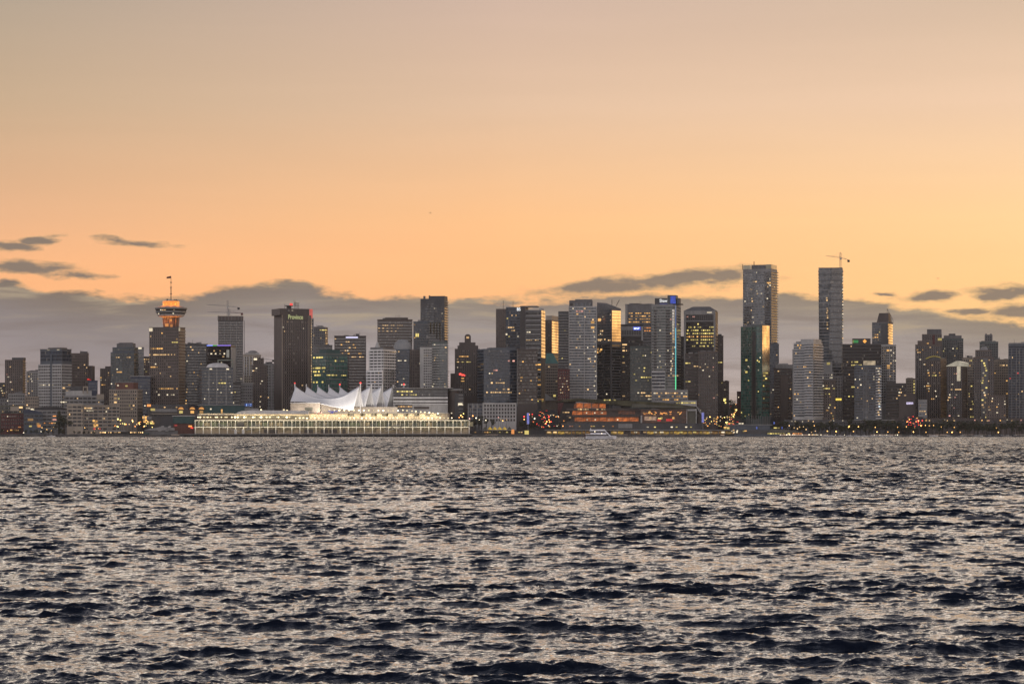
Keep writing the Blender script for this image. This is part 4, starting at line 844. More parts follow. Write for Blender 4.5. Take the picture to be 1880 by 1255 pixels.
b.mast(1386, 478, 485.5, .5); b.mast(1365, 483, 493, .4); b.balconies(1, b.d-1, 3.35, face='R', m='pale', yb=690, out=2.0)
for y, x0, x1 in ((517, 1378, 1390), (529, 1368, 1380), (531, 1368, 1382), (562, 1404, 1418), (519, 1408, 1416), (594, 1366, 1372), (572, 1366, 1374)): b.lit(y, x0, x1, .5, 'warm')
b.lit1(1411.5, 519.5, 5, 2.4, 'amber'); b.rand(26, cols=('warm', 'white', 'white'), yb=600); b.side_lit(10, 500, 640)
b = B('apartment_tower', 'green glass tower with a dark vertical slot and one bright gold mirrored flank', 1360, 1413, 598, 3110, ('R', 1399), cat='apartment tower', d0=14)
b.vol(m='greengrey'); b.bands('green', 3.3, .82, 1360, 1399, 599, 770, faces='F', top=.3); b.vol('roof_step', 1380, 1399, 595.5, 598, .2, b.d-1, 'greengrey'); b.vol('slot', 1381.8, 1387, 608, 768, -.35, -.09, 'black'); b.fins((1380.8, 1388.2), 600, 768, .8, .5, 'olive')
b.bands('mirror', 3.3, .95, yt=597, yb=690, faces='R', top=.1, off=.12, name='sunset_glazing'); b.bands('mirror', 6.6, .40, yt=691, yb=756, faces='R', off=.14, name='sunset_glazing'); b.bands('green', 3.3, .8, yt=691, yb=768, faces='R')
b.rand(12, cols=('yellow', 'white', 'yellow')); b.side_lit(14, 676, 735, 'yellow'); b.lit1(1370.5, 660, 3, 2.2, 'yellow'); b.lit1(1370.5, 682, 3.4, 2.2, 'yellow')
b = B('apartment_tower', 'narrow dark glass block wedged behind the gold flank of the green glass tower', 1411, 1430, 632, 3250, cat='apartment block').simple('slate', 'grey', 3.3, .6, yb=770); b.rand(9, cols=('white', 'warm'))
b = B('office_building', 'low pale capped block with brown piers beside the green glass tower', 1421, 1460, 676, 3170, cat='office block')
b.simple('darkbrown', 'dark', 3.6, .5, yb=770); b.vol('pale_cap', 1424, 1459, 669, 676, -.6, 18, 'grey'); b.vol('cap_box', 1428, 1447, 666.5, 669, 4, 14, 'pale'); b.vol('brown_shaft', 1433, 1447, 690, None, -4, -.1, 'brown'); b.rand(7, cols=('amber', 'warm'))
b = B('apartment_tower', 'pale apartment tower with white wrap around balconies at its western corner', 1457, 1510, 629, 3060, ('R', 1493), cat='apartment tower', d0=28)
b.vol(m='pale'); b.bands('pale', 3.15, .62, yb=770); b.balconies(1478, 1493, 3.15, m='white', yb=768, out=1.6); b.balconies(0.2, b.d-.5, 3.15, face='R', m='white', yb=768, out=1.6)
b.vol('curved_crown', 1470, 1493, 622, 629, 1, b.d-3, 'pale', u=(b.w*.35, b.w)); b.vol('roof_step', 1460, 1470, 626, 629, 2, 12, 'grey'); b.vol('low_shoulder', 1453.5, 1457, 640, None, 4, 16, 'grey', u=(-3.2, -.05)); b.rand(22, cols=('warm', 'white', 'amber'))
b = B('hotel_tower', 'very tall slim tower, still under a crane, its grey faces twisting as they rise', 1503, 1547, 492, 3300, cat='skyscraper')
b.root['label'] = 'very tall slim grey tower with a twisting face and a crane at its roof corner'
zt = b.Z(492); u0, u1 = 0, b.w; c0 = b.L(0, 0, 0); w_ = b.w
ns = 52; dz = zt/ns
for i in range(ns):
    f0, f1 = i/ns, (i+1)/ns
    def ring(f):
        xl = .0+w_*.055*(1-f); xr = w_*(1-.02*(1-f)); xm = w_*(.36+.20*f**1.5) if f > .25 else w_*.40
        return [(xl, 6.0), (xm, 0.0), (xr, 5.0+3*f), (xr, 24.0), (xl, 24.0)]
    a_, bq = ring(f0), ring(f0)
    zz = i*dz; hh = dz*.66
    if b.Z(700) > zz: 
        continue
    vs = [(c0[0]+x, c0[1]+y, z) for z in (0, hh) for x, y in a_]; fs = [(j, (j+1) % 5, 5+(j+1) % 5, 5+j) for j in range(5)]+[(4, 3, 2, 1, 0), (5, 6, 7, 8, 9)]
    uv = []
    for f in fs:
        if len(f) == 4:
            l = math.hypot(vs[f[1]][0]-vs[f[0]][0], vs[f[1]][1]-vs[f[0]][1]); uv += [(0, 0), (l, 0), (l, hh), (0, hh)]
        else: uv += [(0, 0)]*5
    me = mesh('window_band', vs, fs, uv); me.materials.append(GL['grey']); bo_ = obj('window_band', me, None, b.root, (0, 0, zz+dz-hh)); b.rows.append((zz+dz-hh/2, hh, .1, b.w, 0, 20, bo_))
    sl = [(c0[0]+x+sx, c0[1]+y+sy, z) for z in (0, dz-hh-.02) for (x, y), (sx, sy) in zip(a_, ((-.35, -.1), (0, -.4), (.7, -.3), (.7, .3), (-.35, .3)))]
    obj('floor_slab', mesh('floor_slab', sl, fs), W['grey' if i % 2 else 'midgrey'], b.root, (0, 0, zz+.01))
ms = [(c0[0]+x, c0[1]+y, z) for z in (0, b.Z(699)) for x, y in ring(.2)]
obj('wall', mesh('wall', ms, [(j, (j+1) % 5, 5+(j+1) % 5, 5+j) for j in range(5)]+[(5, 6, 7, 8, 9)]), W['greengrey'], b.root)
b.vol('roof_deck', 1503, 1546.5, 490.5, 491.9, 7, 23, 'midgrey'); b.lit(501, 1529, 1534, 1, 'white', v=3.4)
for y in (547, 551, 566, 570, 574, 579, 583, 592, 596, 603): b.lit1(1518+R()*1.5, y, 1.6, 1.6, 'warm', .6)
for i in range(34):
    o = b.lit1(1547, 503+i*5.6, 1.4, 1.2, 'white' if i % 3 else 'warm', 5.0, 'site_lamp')
b = B('office_tower', 'pale grey stepped block at the foot of the very tall slim tower', 1509, 1530, 683, 3200, cat='office block').simple('grey', 'p_grey', 3.4, .5, yb=720); b.lit1(1521, 667, 4, 3, 'yellow', 3); b.vol('roof_block', 1512, 1528, 664, 683, 3, 16, 'grey'); b.rand(6, cols=('white',))
b = B('apartment_tower', 'brown balcony block with amber rooms in front of the stepped pale grey block', 1509, 1534, 698, 3090, cat='apartment block').simple('brown', 'p_brown', 3.2, .55, yb=775); b.lit(711, 1511, 1533, .5, 'yellow'); b.lit(752, 1512, 1526, .7, 'amber'); b.rand(16, cols=('amber', 'yellow', 'white'))
b = B('office_tower', 'grey ribbed slab with a small yellow sign, wedged against the black office monolith', 1530, 1547, 690, 3150, cat='office block').simple('midgrey', 'dark', 3.5, .5, yb=775); b.fins((1533, 1538, 1543), 692, 775, .9, .5, 'grey'); b.vol('sign', 1532, 1545, 731, 734.6, -.9, -.4, emis('sign_amber', (1, .72, .1), 1.3, .5, (1.2, 1, 1)))
b = B('office_tower', 'black office monolith with a green panel and an orange diamond emblem on its roof box', 1547, 1618, 631, 3200, cat='office tower')
b.vol(m='black'); b.bands('black', 3.8, .6, yb=770); b.vol('roof_box', 1565, 1598, 621, 631, 2, 18, 'black')
b.vol('green_panel', 1567.5, 1576, 624, 629, 1.4, 1.8, emis('panel_green', (.10, .9, .22), .9)); b.vol('green_panel', 1565.5, 1567.4, 624, 629, 1.4, 1.8, emis('panel_lime', (.8, .9, .15), .9))
p = b.L(b.U(1587.5), 1.5, b.Z(626)); q = 3.8*b.k
obj('diamond_emblem', mesh('diamond_emblem', [(-q, 0, 0), (0, 0, -q), (q, 0, 0), (0, 0, q), (-q, .3, 0), (0, .3, -q), (q, .3, 0), (0, .3, q)], [(0, 1, 2, 3), (7, 6, 5, 4), (0, 4, 5, 1), (1, 5, 6, 2), (2, 6, 7, 3), (3, 7, 4, 0)]), emis('emblem_orange', (1, .42, .07), 1.2, .2, (.4, .4, .4)), b.root, p)
b.lit(665, 1563, 1578, .85, 'yellow', pane=1.5); b.lit(670, 1563, 1582, .95, 'yellow', pane=1.4); b.lit(711, 1563, 1571, .8, 'yellow'); b.lit(726, 1564, 1568, 1, 'yellow'); b.rand(8, cols=('yellow', 'warm'))
b = B('apartment_tower', 'grey glass tower with a lit penthouse and white balcony strip, before the black monolith', 1569, 1618, 671, 3070, cat='apartment tower')
b.simple('slate', 'grey', 3.2, .62, yb=775); b.vol('lit_penthouse', 1585, 1607, 662, 670, 1, 12, emis('penthouse_glow', (1, .78, .5), .38, .6, (.15, .15, .15))); b.bands('pale', 3.2, .8, 1585, 1596, 671, 775, -.12, 1, 'F', name='pale_glazing'); b.balconies(1607.5, 1618, 3.2, m='white', yb=772, out=1.4); b.lit(735, 1570, 1604, .25, 'warm'); b.rand(20, cols=('warm', 'white')); b.side_lit(0)
for i in range(18): b.lit1(1612+R()*4, 676+i*5, 2, 1.3, random.choice(('white', 'warm', 'cool')), -.2)
b = B('apartment_tower', 'grey tower with a tapering dark top, a thin lattice spire and a golden edge', 1601, 1639, 591, 3260, ('R', 1631), cat='apartment tower')
b.vol(m='midgrey'); b.bands('grey', 3.2, .6, yb=640); b.vol('dark_face', 1618, 1631, 594, 636, -.5, -.1, 'darkgrey')
MB().taper((b.U(1609), b.U(1631), 2, 20), (b.U(1612.5), b.U(1629.5), 5, 17), 0, b.Z(574)-b.Z(591)).build('tapered_top', W['darkbrown'], b.root, b.L(0, 0, b.Z(591)+.02))
mb = MB(); z0, z1 = b.Z(591), b.Z(566); ua, ub = b.U(1626.5), b.U(1637); c0 = b.L(0, 8, 0)
for i in range(5):
    f = i/4; x = c0[0]+ua+(ub-ua)*f; mb.bar((x, c0[1], z0-2), (x, c0[1], z1+(z0-z1)*f**.8*.8), .28)
mb.bar((c0[0]+ua, c0[1], z1), (c0[0]+ub, c0[1], z1+(z0-z1)*.8), .28); mb.bar((c0[0]+ua, c0[1], z0+3), (c0[0]+ub, c0[1], z0-1), .22); mb.build('lattice_spire', W['roofdark'], b.root)
b.bands('mirror', 3.2, .7, yt=592, yb=632, faces='R', name='sunset_glazing', off=.2); b.lit(612, 1605, 1613, .9, 'amber'); b.lit(617, 1605, 1613, .8, 'amber'); b.lit(607, 1620, 1626, .8, 'warm'); b.rand(8)
for y in (596, 602, 607, 613, 620): b.lit1(1633, y, 3.4, 1.8, 'amber', -1)
b = B('apartment_tower', 'light grey concrete tower of punched balconies west of the black monolith', 1618, 1645, 634, 3150, ('L', 1629), cat='apartment tower', d0=20)
b.vol(m='grey'); b.bands('w_pale', 3.1, .6, yb=745); b.vol('parapet', None, None, 632, 634, -.2, b.d, 'pale', u=(-.2, b.w+.2)); b.rand(16, cols=('warm', 'white')); b.lit1(1630, 643, 3, 2, 'amber')
for y in (671, 675): b.lit1(1631, y, 4, 2, 'amber')
b = B('office_building', 'dark stepped block with a purple white sign in the gap of open sky', 1627, 1664, 704, 3080, cat='office block')
b.simple('black', 'black', 3.5, .5, yb=775); b.vol('lower_step', 1650, 1680, 722, None, -3, 16, 'darkbrown'); b.vol('roof_step', 1629, 1645, 699, 704, 2, 15, 'black'); b.vol('sign', 1663.5, 1676, 738, 742, -3.6, -3.2, emis('sign_lilac', (.8, .7, 1), .9, .7, (1, 1, 1))); b.lit(728, 1648, 1664, .5, 'warm', v=-3); b.rand(6)
b = B('apartment_tower', 'slim tan tower with a lit stair edge standing in the open gap', 1663, 1680, 695, 3200, ('R', 1677), cat='apartment tower').simple('beige', 'p_beige', 3.2, .5, yb=775); b.vol('roof_cap', 1665, 1675, 693, 695, 1, 10, 'beige')
for i in range(12): b.lit1(1678, 699+i*5.5, 1.6, 1.5, 'yellow', 1)
b = B('apartment_tower', 'stepped brown grey tower with a square crown, tallest of the western cluster', 1681, 1729, 633, 3260, cat='apartment tower')
b.simple('brown', 'p_midgrey', 3.0, .6, yb=775); b.vol('step', 1685, 1729, 625, 633, .5, 24, 'brown'); b.vol('step', 1693, 1728.5, 613, 624.9, 1, 23, 'brown'); b.vol('crown', 1702, 1728, 604, 612.9, 2, 20, 'midgrey'); b.bands('p_midgrey', 3.0, .6, 1693, 1728, 613, 633, 1, 23, 'F'); b.fins([1703+i*3 for i in range(9)], 605, 612, .6, .3, 'darkgrey', 2); b.vol('red_panel', 1712, 1716, 615, 655, .2, .45, 'maroon')
b.lit(632, 1701, 1711, .9, 'amber'); b.lit1(1725, 623.5, 5, 4, 'yellow', 1); b.rand(34, cols=('warm', 'white', 'amber'))
b = B('apartment_tower', 'rounded shoulder grey tower beside the square crowned tower', 1729, 1768, 622, 3300, cat='apartment tower')
b.simple('greengrey', 'p_midgrey', 3.0, .6, yb=775); b.vol('shoulder', 1733, 1765, 615.5, 622, 1, 22, 'midgrey'); b.vol('cap', 1742, 1754, 612, 615.4, 3, 14, 'darkgrey'); b.balconies(1760, 1768, 3.0, m='grey', out=1.6, yb=700); b.rand(24, cols=('white', 'warm', 'yellow'))
b = B('apartment_tower', 'brown tower under a curved roof edge glowing yellow', 1700, 1738, 661, 3140, ('R', 1727), cat='apartment tower')
b.vol(m='darkbrown'); b.bands('p_brown', 3.1, .58, yb=775)
pts = [(b.w*i/12, 4.6*math.sin(math.pi*(.12+.68*i/12))) for i in range(13)]
MB().prism([(x, z) for x, z in reversed(pts)]+[(0, 0), (b.w, 0)], 0, b.d-2).build('curved_crown', W['darkgrey'], b.root, b.L(0, 0, b.Z(661)+.02))
mb = MB()
for (xa, za), (xb, zb_) in zip(pts, pts[1:]): mb.bar((xa, 0, za), (xb, 0, zb_), .5)
mb.build('crown_light', emis('crown_yellow', (1, .74, .08), 1.2), b.root, b.L(0, -.4, b.Z(661)+.2)); b.lit(690, 1706, 1720, .6, 'yellow'); b.lit(682, 1712, 1718, .7, 'warm'); b.rand(20, cols=('warm', 'white', 'amber'))
b = B('apartment_tower', 'brown tower with a white lit triangular crown and a white vertical light strip', 1739, 1776, 672, 3110, ('R', 1766), cat='apartment tower')
b.vol(m='darkbrown'); b.bands('p_midgrey', 3.1, .55, yb=778); MB().prism([(b.w+2.6, .1), (b.w+2.6, 4.4), (b.w*.65, 6.4), (-1, .6), (-1, .1)], -1, b.d-4).build('triangular_crown', emis('crown_white', (.95, .85, .66), .36, .3, (.2, .2, .2)), b.root, b.L(0, 0, b.Z(672)+.02))
b.vol('light_strip', 1757, 1763.5, 672.2, 699, -.7, -.2, emis('strip_white', (1, .86, .64), .5, .3, (.3, .3, .2))); b.lit(715, 1753, 1765, .6, 'warm'); b.rand(18, cols=('warm', 'white', 'pink'))
b = B('apartment_tower', 'tan apartment tower with yellow rooms behind the white triangular crown', 1767, 1789, 657, 3200, cat='apartment tower').simple('beige', 'p_beige', 3.1, .55, yb=775); b.rand(30, cols=('yellow', 'warm'))
b = B('apartment_tower', 'dark ragged tower with a small square top, behind the column of yellow windows', 1799, 1832, 628, 3260, cat='apartment tower')
b.simple('greengrey', 'p_darkgrey', 3.0, .6, yb=775); b.vol('square_top', 1808, 1822, 614, 628, 3, 16, 'midgrey'); b.bands('p_midgrey', 3.0, .6, 1808, 1822, 615, 628, 3, 16, 'F'); b.vol('top_post', 1809, 1812, 612, 614, 4, 8, 'midgrey'); b.vol('top_post', 1817.5, 1820.5, 612, 614, 4, 8, 'midgrey'); b.balconies(1799, 1808, 3.0, m='grey', yb=700); b.rand(14, cols=('warm', 'white', 'yellow'))
b = B('apartment_tower', 'grey stepped tower with a central column of yellow lit windows', 1788, 1824, 656, 3120, cat='apartment tower')
b.simple('brown', 'p_midgrey', 3.1, .55, yb=778); b.vol('step', 1791, 1820, 642, 655, 1.5, 20, 'brown'); b.bands('p_midgrey', 3.1, .55, 1791, 1820, 643, 655, 1.5, 20, 'F'); MB().taper((b.U(1799), b.U(1814), 2, 16), (b.U(1803), b.U(1811), 5, 12), 0, 4.2).build('peaked_cap', W['grey'], b.root, b.L(0, 0, b.Z(642)+.02)); b.vol('spine', 1801, 1813, 657, 775, -1.2, -.1, 'midgrey')
for i in range(26):
    if R() < .8: b.lit1(1802.5+R()*9, 662+i*4.5, 2.0, 1.6, random.choice(('yellow', 'warm', 'yellow', 'white')), -1.2)
b.rand(16, cols=('white', 'warm'))
b = B('apartment_tower', 'tan slab tower with a flat top beside the blue striped tower at the edge', 1825, 1853, 661, 3180, cat='apartment tower').simple('beige', 'p_beige', 3.1, .5, yb=775); b.vol('penthouse', 1830, 1848, 659, 661, 3, 14, 'beige'); b.lit(668, 1835, 1845, .7, 'warm'); b.rand(12, cols=('warm', 'amber'))
b = B('apartment_tower', 'dark blue glass tower with pale stripes, cut by the western edge of the picture', 1852, 1888, 632, 3130, cat='apartment tower')
b.simple('bluegrey', 'blue', 3.1, .6, yb=775); b.vol('rounded_crown', 1853, 1886, 629, 632, 1, 18, 'grey'); b.fins((1858, 1866, 1872, 1878), 640, 775, .9, .5, 'grey'); b.rand(12, cols=('white', 'warm', 'red'))
b = B('office_building', 'low brown block in front of the tan slab tower', 1811, 1846, 726, 3060, cat='apartment block', group=G_LOW).simple('brown', 'p_brown', 3.3, .5, yb=785); b.rand(14, cols=('warm', 'white', 'amber'))
b = B('office_building', 'low pale grey block at the feet of the curved roof tower', 1686, 1702, 734, 3065, cat='apartment block', group=G_LOW).simple('grey', 'pale', 3.3, .5, yb=785); b.lit(752, 1687, 1700, .9, 'warm'); b.rand(3)
b = B('office_building', 'long low dark terrace half hidden behind the park trees', 1640, 1900, 768, 3045, cat='terrace', group=G_LOW).simple('darkbrown', 'w_darkgrey', 3.5, .5, yb=792, faces='F'); b.rand(24, cols=('warm', 'amber', 'white', 'pink'))
b = B('office_building', 'low grey podium behind the trees below the black monolith', 1440, 1640, 771, 3050, cat='podium', group=G_LOW).simple('darkgrey', 'w_darkgrey', 3.6, .5, yb=792, faces='F'); b.vol('pale_fascia', 1560, 1640, 770, 771.4, -.8, -.3, 'grey'); b.rand(16, cols=('warm', 'white'))
# ------------------------------------------------------------------ land, quay, piers
def P(px, py, D): return Vector(((px-940)/F*D, D, CAMH+(HOR-py)/F*D))
gm_, gt, gp = principled('city_ground')
n_ = gt.noise(gt.vm('MULTIPLY', gt.new('ShaderNodeNewGeometry').outputs['Position'], (.03, .03, .03)), 1.0, 5)
gt.l.new(gt.mix(n_, (.035, .034, .034, 1), (.075, .072, .07, 1)), gp.inputs['Base Color']); gp.inputs['Roughness'].default_value = .9
tag(obj('ground', mesh('ground', [(-1500, 2906, GZ), (1500, 2906, GZ), (2500, 6000, GZ), (-2500, 6000, GZ)], [(0, 1, 2, 3)]), gm_), kind='structure')
# three streets that climb away from the shore
def street(x0, x1, y0, y1, D0, D1):
    a, b_, c, d_ = P(x0[0], y0, D0), P(x0[1], y0, D0), P(x1[1], y1, D1), P(x1[0], y1, D1)
    tag(obj('road', mesh('road', [a, b_, c, d_, (a.x, a.y, 0), (b_.x, b_.y, 0), (c.x, c.y, 0), (d_.x, d_.y, 0)], [(0, 1, 2, 3), (0, 4, 5, 1), (1, 5, 6, 2), (3, 2, 6, 7), (0, 3, 7, 4)]), wall('asphalt', (.05, .05, .05), .9)), kind='structure')
STREETS = {'gap': ((1330, 1364), (1338, 1358), 783, 741, 2990, 3420), 'mid': ((972, 1030), (985, 1022), 783, 752, 2990, 3075), 'park': ((1655, 1702), (1660, 1694), 786, 765, 2985, 3062)}
for v in STREETS.values(): street(*v)
rock = wall('seawall_rock', (.10, .092, .085), .9, .5)
def seawall(x0, x1, ytop, D, label, m=rock):
    a, c = P(x0, ytop, D), P(x1, ytop, D); mb = MB(); n = max(2, int((c.x-a.x)/14)); st = (c.x-a.x)/n
    for i in range(n):
        j = random.uniform(-.8, .8); mb.taper((a.x+i*st, a.x+(i+1)*st+.6, D-2.5+j, D+9), (a.x+i*st, a.x+(i+1)*st+.6, D+j, D+9), -1.5, a.z+random.uniform(-.35, .25))
    return tag(mb.build('seawall', m), label, 'seawall', 'stone seawalls along the far shore')
seawall(-60, 268, 796.5, 2900, 'low dark rock seawall below the old brick warehouses at the east end')
seawall(262, 336, 797.5, 2902, 'short dark seawall beside the ferry terminal ramps')
seawall(866, 1322, 797.2, 2900, 'straight grey seawall below the convention hall with the orange windows')
seawall(1322, 1500, 798.5, 2900, 'dark seawall behind the strings of small boat dock lights')
seawall(1500, 1960, 797.5, 2902, 'rock seawall in front of the dark park trees')
# ------------------------------------------------------------------ the sail roofed cruise terminal
D0 = 2906.0; kk = D0/F
t = B('cruise_terminal', 'long pale cruise terminal on a pier, with white tent sails and rows of deck lamps', 357, 862, 771, D0, cat='cruise terminal', group=None, d0=95)
t.root.rotation_euler = (0, 0, 0); wt = (862-357)*kk; t.w = wt; t.root.location = (((357+862)/2-940)/F*D0, D0+47.5, GZ)
lampw = emis('deck_lamp_light', (1.0, .80, .45), 4.2); interior = emis('hall_interior', (.90, .82, .42), .15, .95, (.16, .4, .6)); interior2 = emis('hall_interior_low', (1.0, .72, .36), .13, .9, (.18, .3, .6))
t.vol('wall', None, None, 783, None, 5, 94, 'beige'); t.vol('wall', None, None, 772, 783, 7, 94, 'greengrey'); t.vol('deck_slab', None, None, 770.8, 772.0, .4, 94, 'white'); t.vol('deck_slab', None, None, 783.2, 784.4, .6, 6, 'white')
ints = [emis('hall_interior_%d' % i, c_, k_, .95, (.2, .4, .6)) for i, (c_, k_) in enumerate((((.90, .84, .42), .10), ((1, .80, .45), .22), ((.85, .9, .40), .16), ((1, .72, .35), .32)))]
x = 359
while x < 858:
    w_ = random.choice((5.5, 8, 12.5))
    if R() < .72: t.vol('lit_bay', x+.8, x+w_-.4, 774.3+R(), 781.8, 6.6, 6.9, random.choice(ints+ints[:2]))
    x += w_
for x0, x1 in ((440, 480), (512, 540), (548, 590), (600, 624), (640, 690), (700, 730), (740, 790), (800, 820), (826, 850)): t.vol('lit_bay', x0, x1, 786, 792.5, 4.6, 4.9, interior2)
for x0, x1 in ((484, 492), (494, 509), (558, 574), (588, 602), (604, 619), (628, 634)): t.vol('dark_opening', x0, x1, 787.5, 794, 4.2, 4.55, 'black')  # black panels put in for the shade inside open bays
x = 357.5; i = 0
while x < 862:
    big = i % 2 == 0
    t.vol('column', x, x+(1.3 if big else .5), 772, 796.5 if big else 783.2, .5 if big else .8, 1.5, 'white'); x += 7.4; i += 1
for x0, x1, y0, y1 in ((400, 441, 783, 791.5), (452, 478, 789, 784), (742, 705, 782, 792), (722, 745, 784, 791)):
    a, c = t.L(t.U(x0), -1.4, t.Z(y0)), t.L(t.U(x1), -1.4, t.Z(y1)); mb = MB(); n = 9
    mb.bar(a, c, .32); mb.bar((a[0], a[1], a[2]+2.8), (c[0], c[1], c[2]+2.8), .26)
    for j in range(n):
        f = j/n; g = (j+1)/n; mb.bar([a[q]+(c[q]-a[q])*f for q in range(3)], [a[0]+(c[0]-a[0])*g, a[1], a[2]+(c[2]-a[2])*g+2.8], .14)
    mb.build('gangway', W['pale'], t.root)
for x in (433, 447): t.lathe('bollard_tank', x, [(2.4, 796), (2.6, 790), (2.0, 787.5), (.6, 786.5)], 'white', -1.5, 12)
t.vol('core_tower', 435, 448, 772.2, 783, .2, 4, 'darkgrey')
# upper promenade level
t.vol('upper_wall', 362, 822, 758.5, 770.7, 14, 90, 'cream'); t.vol('upper_lit_bay', 432, 566, 762, 769, 13.5, 13.9, emis('upper_interior', (1.0, .80, .45), .34, .7, (.12, .3, .4)))
t.vol('upper_lit_bay', 362, 430, 763, 768.5, 13.5, 13.9, emis('upper_interior_b', (.9, .62, .30), .14, .9, (.15, .3, .4)))
a = t.L(t.U(432), 6, t.Z(759.8)); L_ = t.U(566)-t.U(432)
MB().prism([(0, 0), (L_, 0), (L_, 3.8), (18, 4.4), (7, 3.6), (2, 2.2)][::1], 0, 26).build('roof_slab', W['white'], t.root, a)
t.vol('canopy', 360, 432, 760.6, 761.6, 7, 20, 'pale'); t.vol('roof_pavilion', 447, 472, 749, 752, 12, 22, 'grey')
t.vol('upper_wall_pale', 566, 822, 757, 758.4, 13, 60, 'pale')
for i in range(9): t.vol('dark_window', 640+i*20, 649+i*20, 759.5, 763, 13.6, 13.95, 'darkgrey')
nl = 0
def lamp(px, py, r=.75, v=3.0, m=lampw):
    global nl
    key = ('ml', m.name)
    if key not in LITME: LITME[key] = MB().lathe([(.15, -1.0), (.75, -.7), (1.0, 0), (.75, .7), (.15, 1.0)], seg=8).me('deck_lamp'); LITME[key].materials.append(m)
    o = obj('deck_lamp', LITME[key], None, t.root, t.L(t.U(px), v, t.Z(py))); r_ = r*random.uniform(.75, 1.2); o.scale = (r_*1.25, r_*1.25, r_); nl += 1
for px in (363, 367, 374, 378, 381, 386, 395, 398, 406, 413, 416, 425, 431, 436, 448, 451, 464, 467, 476, 479, 489, 495, 508, 511, 526, 531): lamp(px, 765.4, .8)
for i in range(41): lamp(541+i*7.2+R()*2.5, 766.6+R()*.8, .74)
for px, py in ((478, 751.8), (485, 755.8), (503, 755.8), (520, 752), (518, 756), (526, 753), (533, 756), (549, 756), (565, 756.5)): lamp(px, py, .85, 8)
for i in range(17): lamp(586+i*9.0, 752.2+i*.07, .7, 10)
for i in range(9): lamp(738+i*8+R()*2, 752.5+i*.75, .72, 11)
for px, py in ((584, 757), (577, 757.2), (583, 760), (589, 757), (592, 761)): lamp(px, py, .6, 9, emis('deck_lamp_pink', (1, .35, .25), 2.5))
for px, py in ((604, 754), (610, 755), (616, 754.5), (608, 757)): t.vol('blue_screen', px-3, px+3, py-1, py+1.2, 9, 9.3, emis('screen_blue', (.25, .25, .85), .45, .4, (.4, .4, .4)))
# sails: five saddles of white fabric hung between two rows of masts
ax = Vector((11.3, 21.0, 0)); ACX = Vector((74.6, -13.0, 0))               # along the pier / across it
org = Vector(((530.6-940)/F*2955, 2955, 0)) - t.root.location
zpk, zridge, zlow = CAMH+(HOR-706)*2955/F-GZ, CAMH+(HOR-730.5)*2950/F-GZ, CAMH+(HOR-753)*2950/F-GZ
fab, ft, fp = principled('sail_fabric'); fp.inputs['Base Color'].default_value = (.80, .79, .79, 1); fp.inputs['Roughness'].default_value = .6
fp.inputs['Subsurface Weight'].default_value = 0.0
def sail(i):
    ns, nt = 36, 24; vs, fs = [], []
    for a_ in range(ns+1):
        s_ = a_/ns
        for b_ in range(nt+1):
            tt = b_/nt-.5                                                   # -0.5 .. 0.5 along the pier
            e = abs(2*s_-1)
            zr = zridge+(zpk-1.5-zridge)*abs((s_-.53)/(.53 if s_ < .53 else .47))**(2.7 if s_ < .53 else 1.8)
            zv = CAMH-GZ+(HOR-float(np.interp(s_, [0, .2, .43, .65, .84, 1], [737, 737.5, 739.5, 746, 750.5, 753])))*2950/F
            g = min(1, abs(2*tt))**(.66+.30*max(0, e-.5)/.5)
            z = zr+(zv-zr)*g
            pull = .035*(1-abs(2*tt))*(1 if s_ > .5 else -1)*max(0, e-.8)/.2
            p = org+ax*(i+.5+tt)+ACX*(.02+.955*s_+pull*.3)
            vs.append((p.x, p.y, z))
    for a_ in range(ns):
        for b_ in range(nt):
            k_ = a_*(nt+1)+b_; fs.append((k_, k_+1, k_+nt+2, k_+nt+1))
    me = mesh('sail', vs, fs); me.shade_smooth(); me.materials.append(fab)
    o = obj('sail', me, None, t.root); so = o.modifiers.new('thickness', 'SOLIDIFY'); so.thickness = .25; so.offset = -1
    return o
for i in range(5): sail(i)
red = emis('beacon_red', (1, .06, .05), 2.6)
for i in range(5):
    for q in (0, 1):
        p = org+ax*(i+.5)+ACX*(q*1.0); top_ = zpk+1.2
        m_ = MB().bar((0, 0, 0), (0, 0, top_-(8 if q == 0 else 6)), .62, 8).build('mast', W['white'], t.root, (p.x, p.y, (8 if q == 0 else 6)))
        d_ = MB().bar((0, 0, 0), tuple((ACX.normalized()*(7 if q else -7)))[:2]+(-9.0,), .16, 4).build('stay_cable', W['pale'], t.root, (p.x, p.y, top_-8))
        if (i in (0, 4)) : MB().lathe([(.2, -1), (.8, -.6), (1, 0), (.8, .6), (.2, 1)], seg=10).build('beacon', red, m_, (0, 0, top_-(8 if q == 0 else 6)+.8))
# the hall under the sails
p0 = org+ax*.02
a = t.L(t.U(527), 40, 0)
t.vol('hall_wall', 527.5, 583, 739.5, 756.9, 40, 44, 'beige'); t.vol('hall_wall', 583.2, 726, 746, 756.9, 52, 60, 'cream'); t.vol('hall_fascia', 526.5, 583.6, 738, 739.4, 39, 44.5, 'pale'); t.vol('hall_window', 555, 569, 747, 753.5, 39.5, 39.9, 'olive')
for x0, x1, y0 in ((583.3, 600, 741), (600.1, 616, 745), (616.1, 634, 749)): t.vol('hall_side', x0, x1, y0, 756.9, 46, 52, 'beige')
for px in (626, 644, 662, 682, 702, 722, 752):
    pass
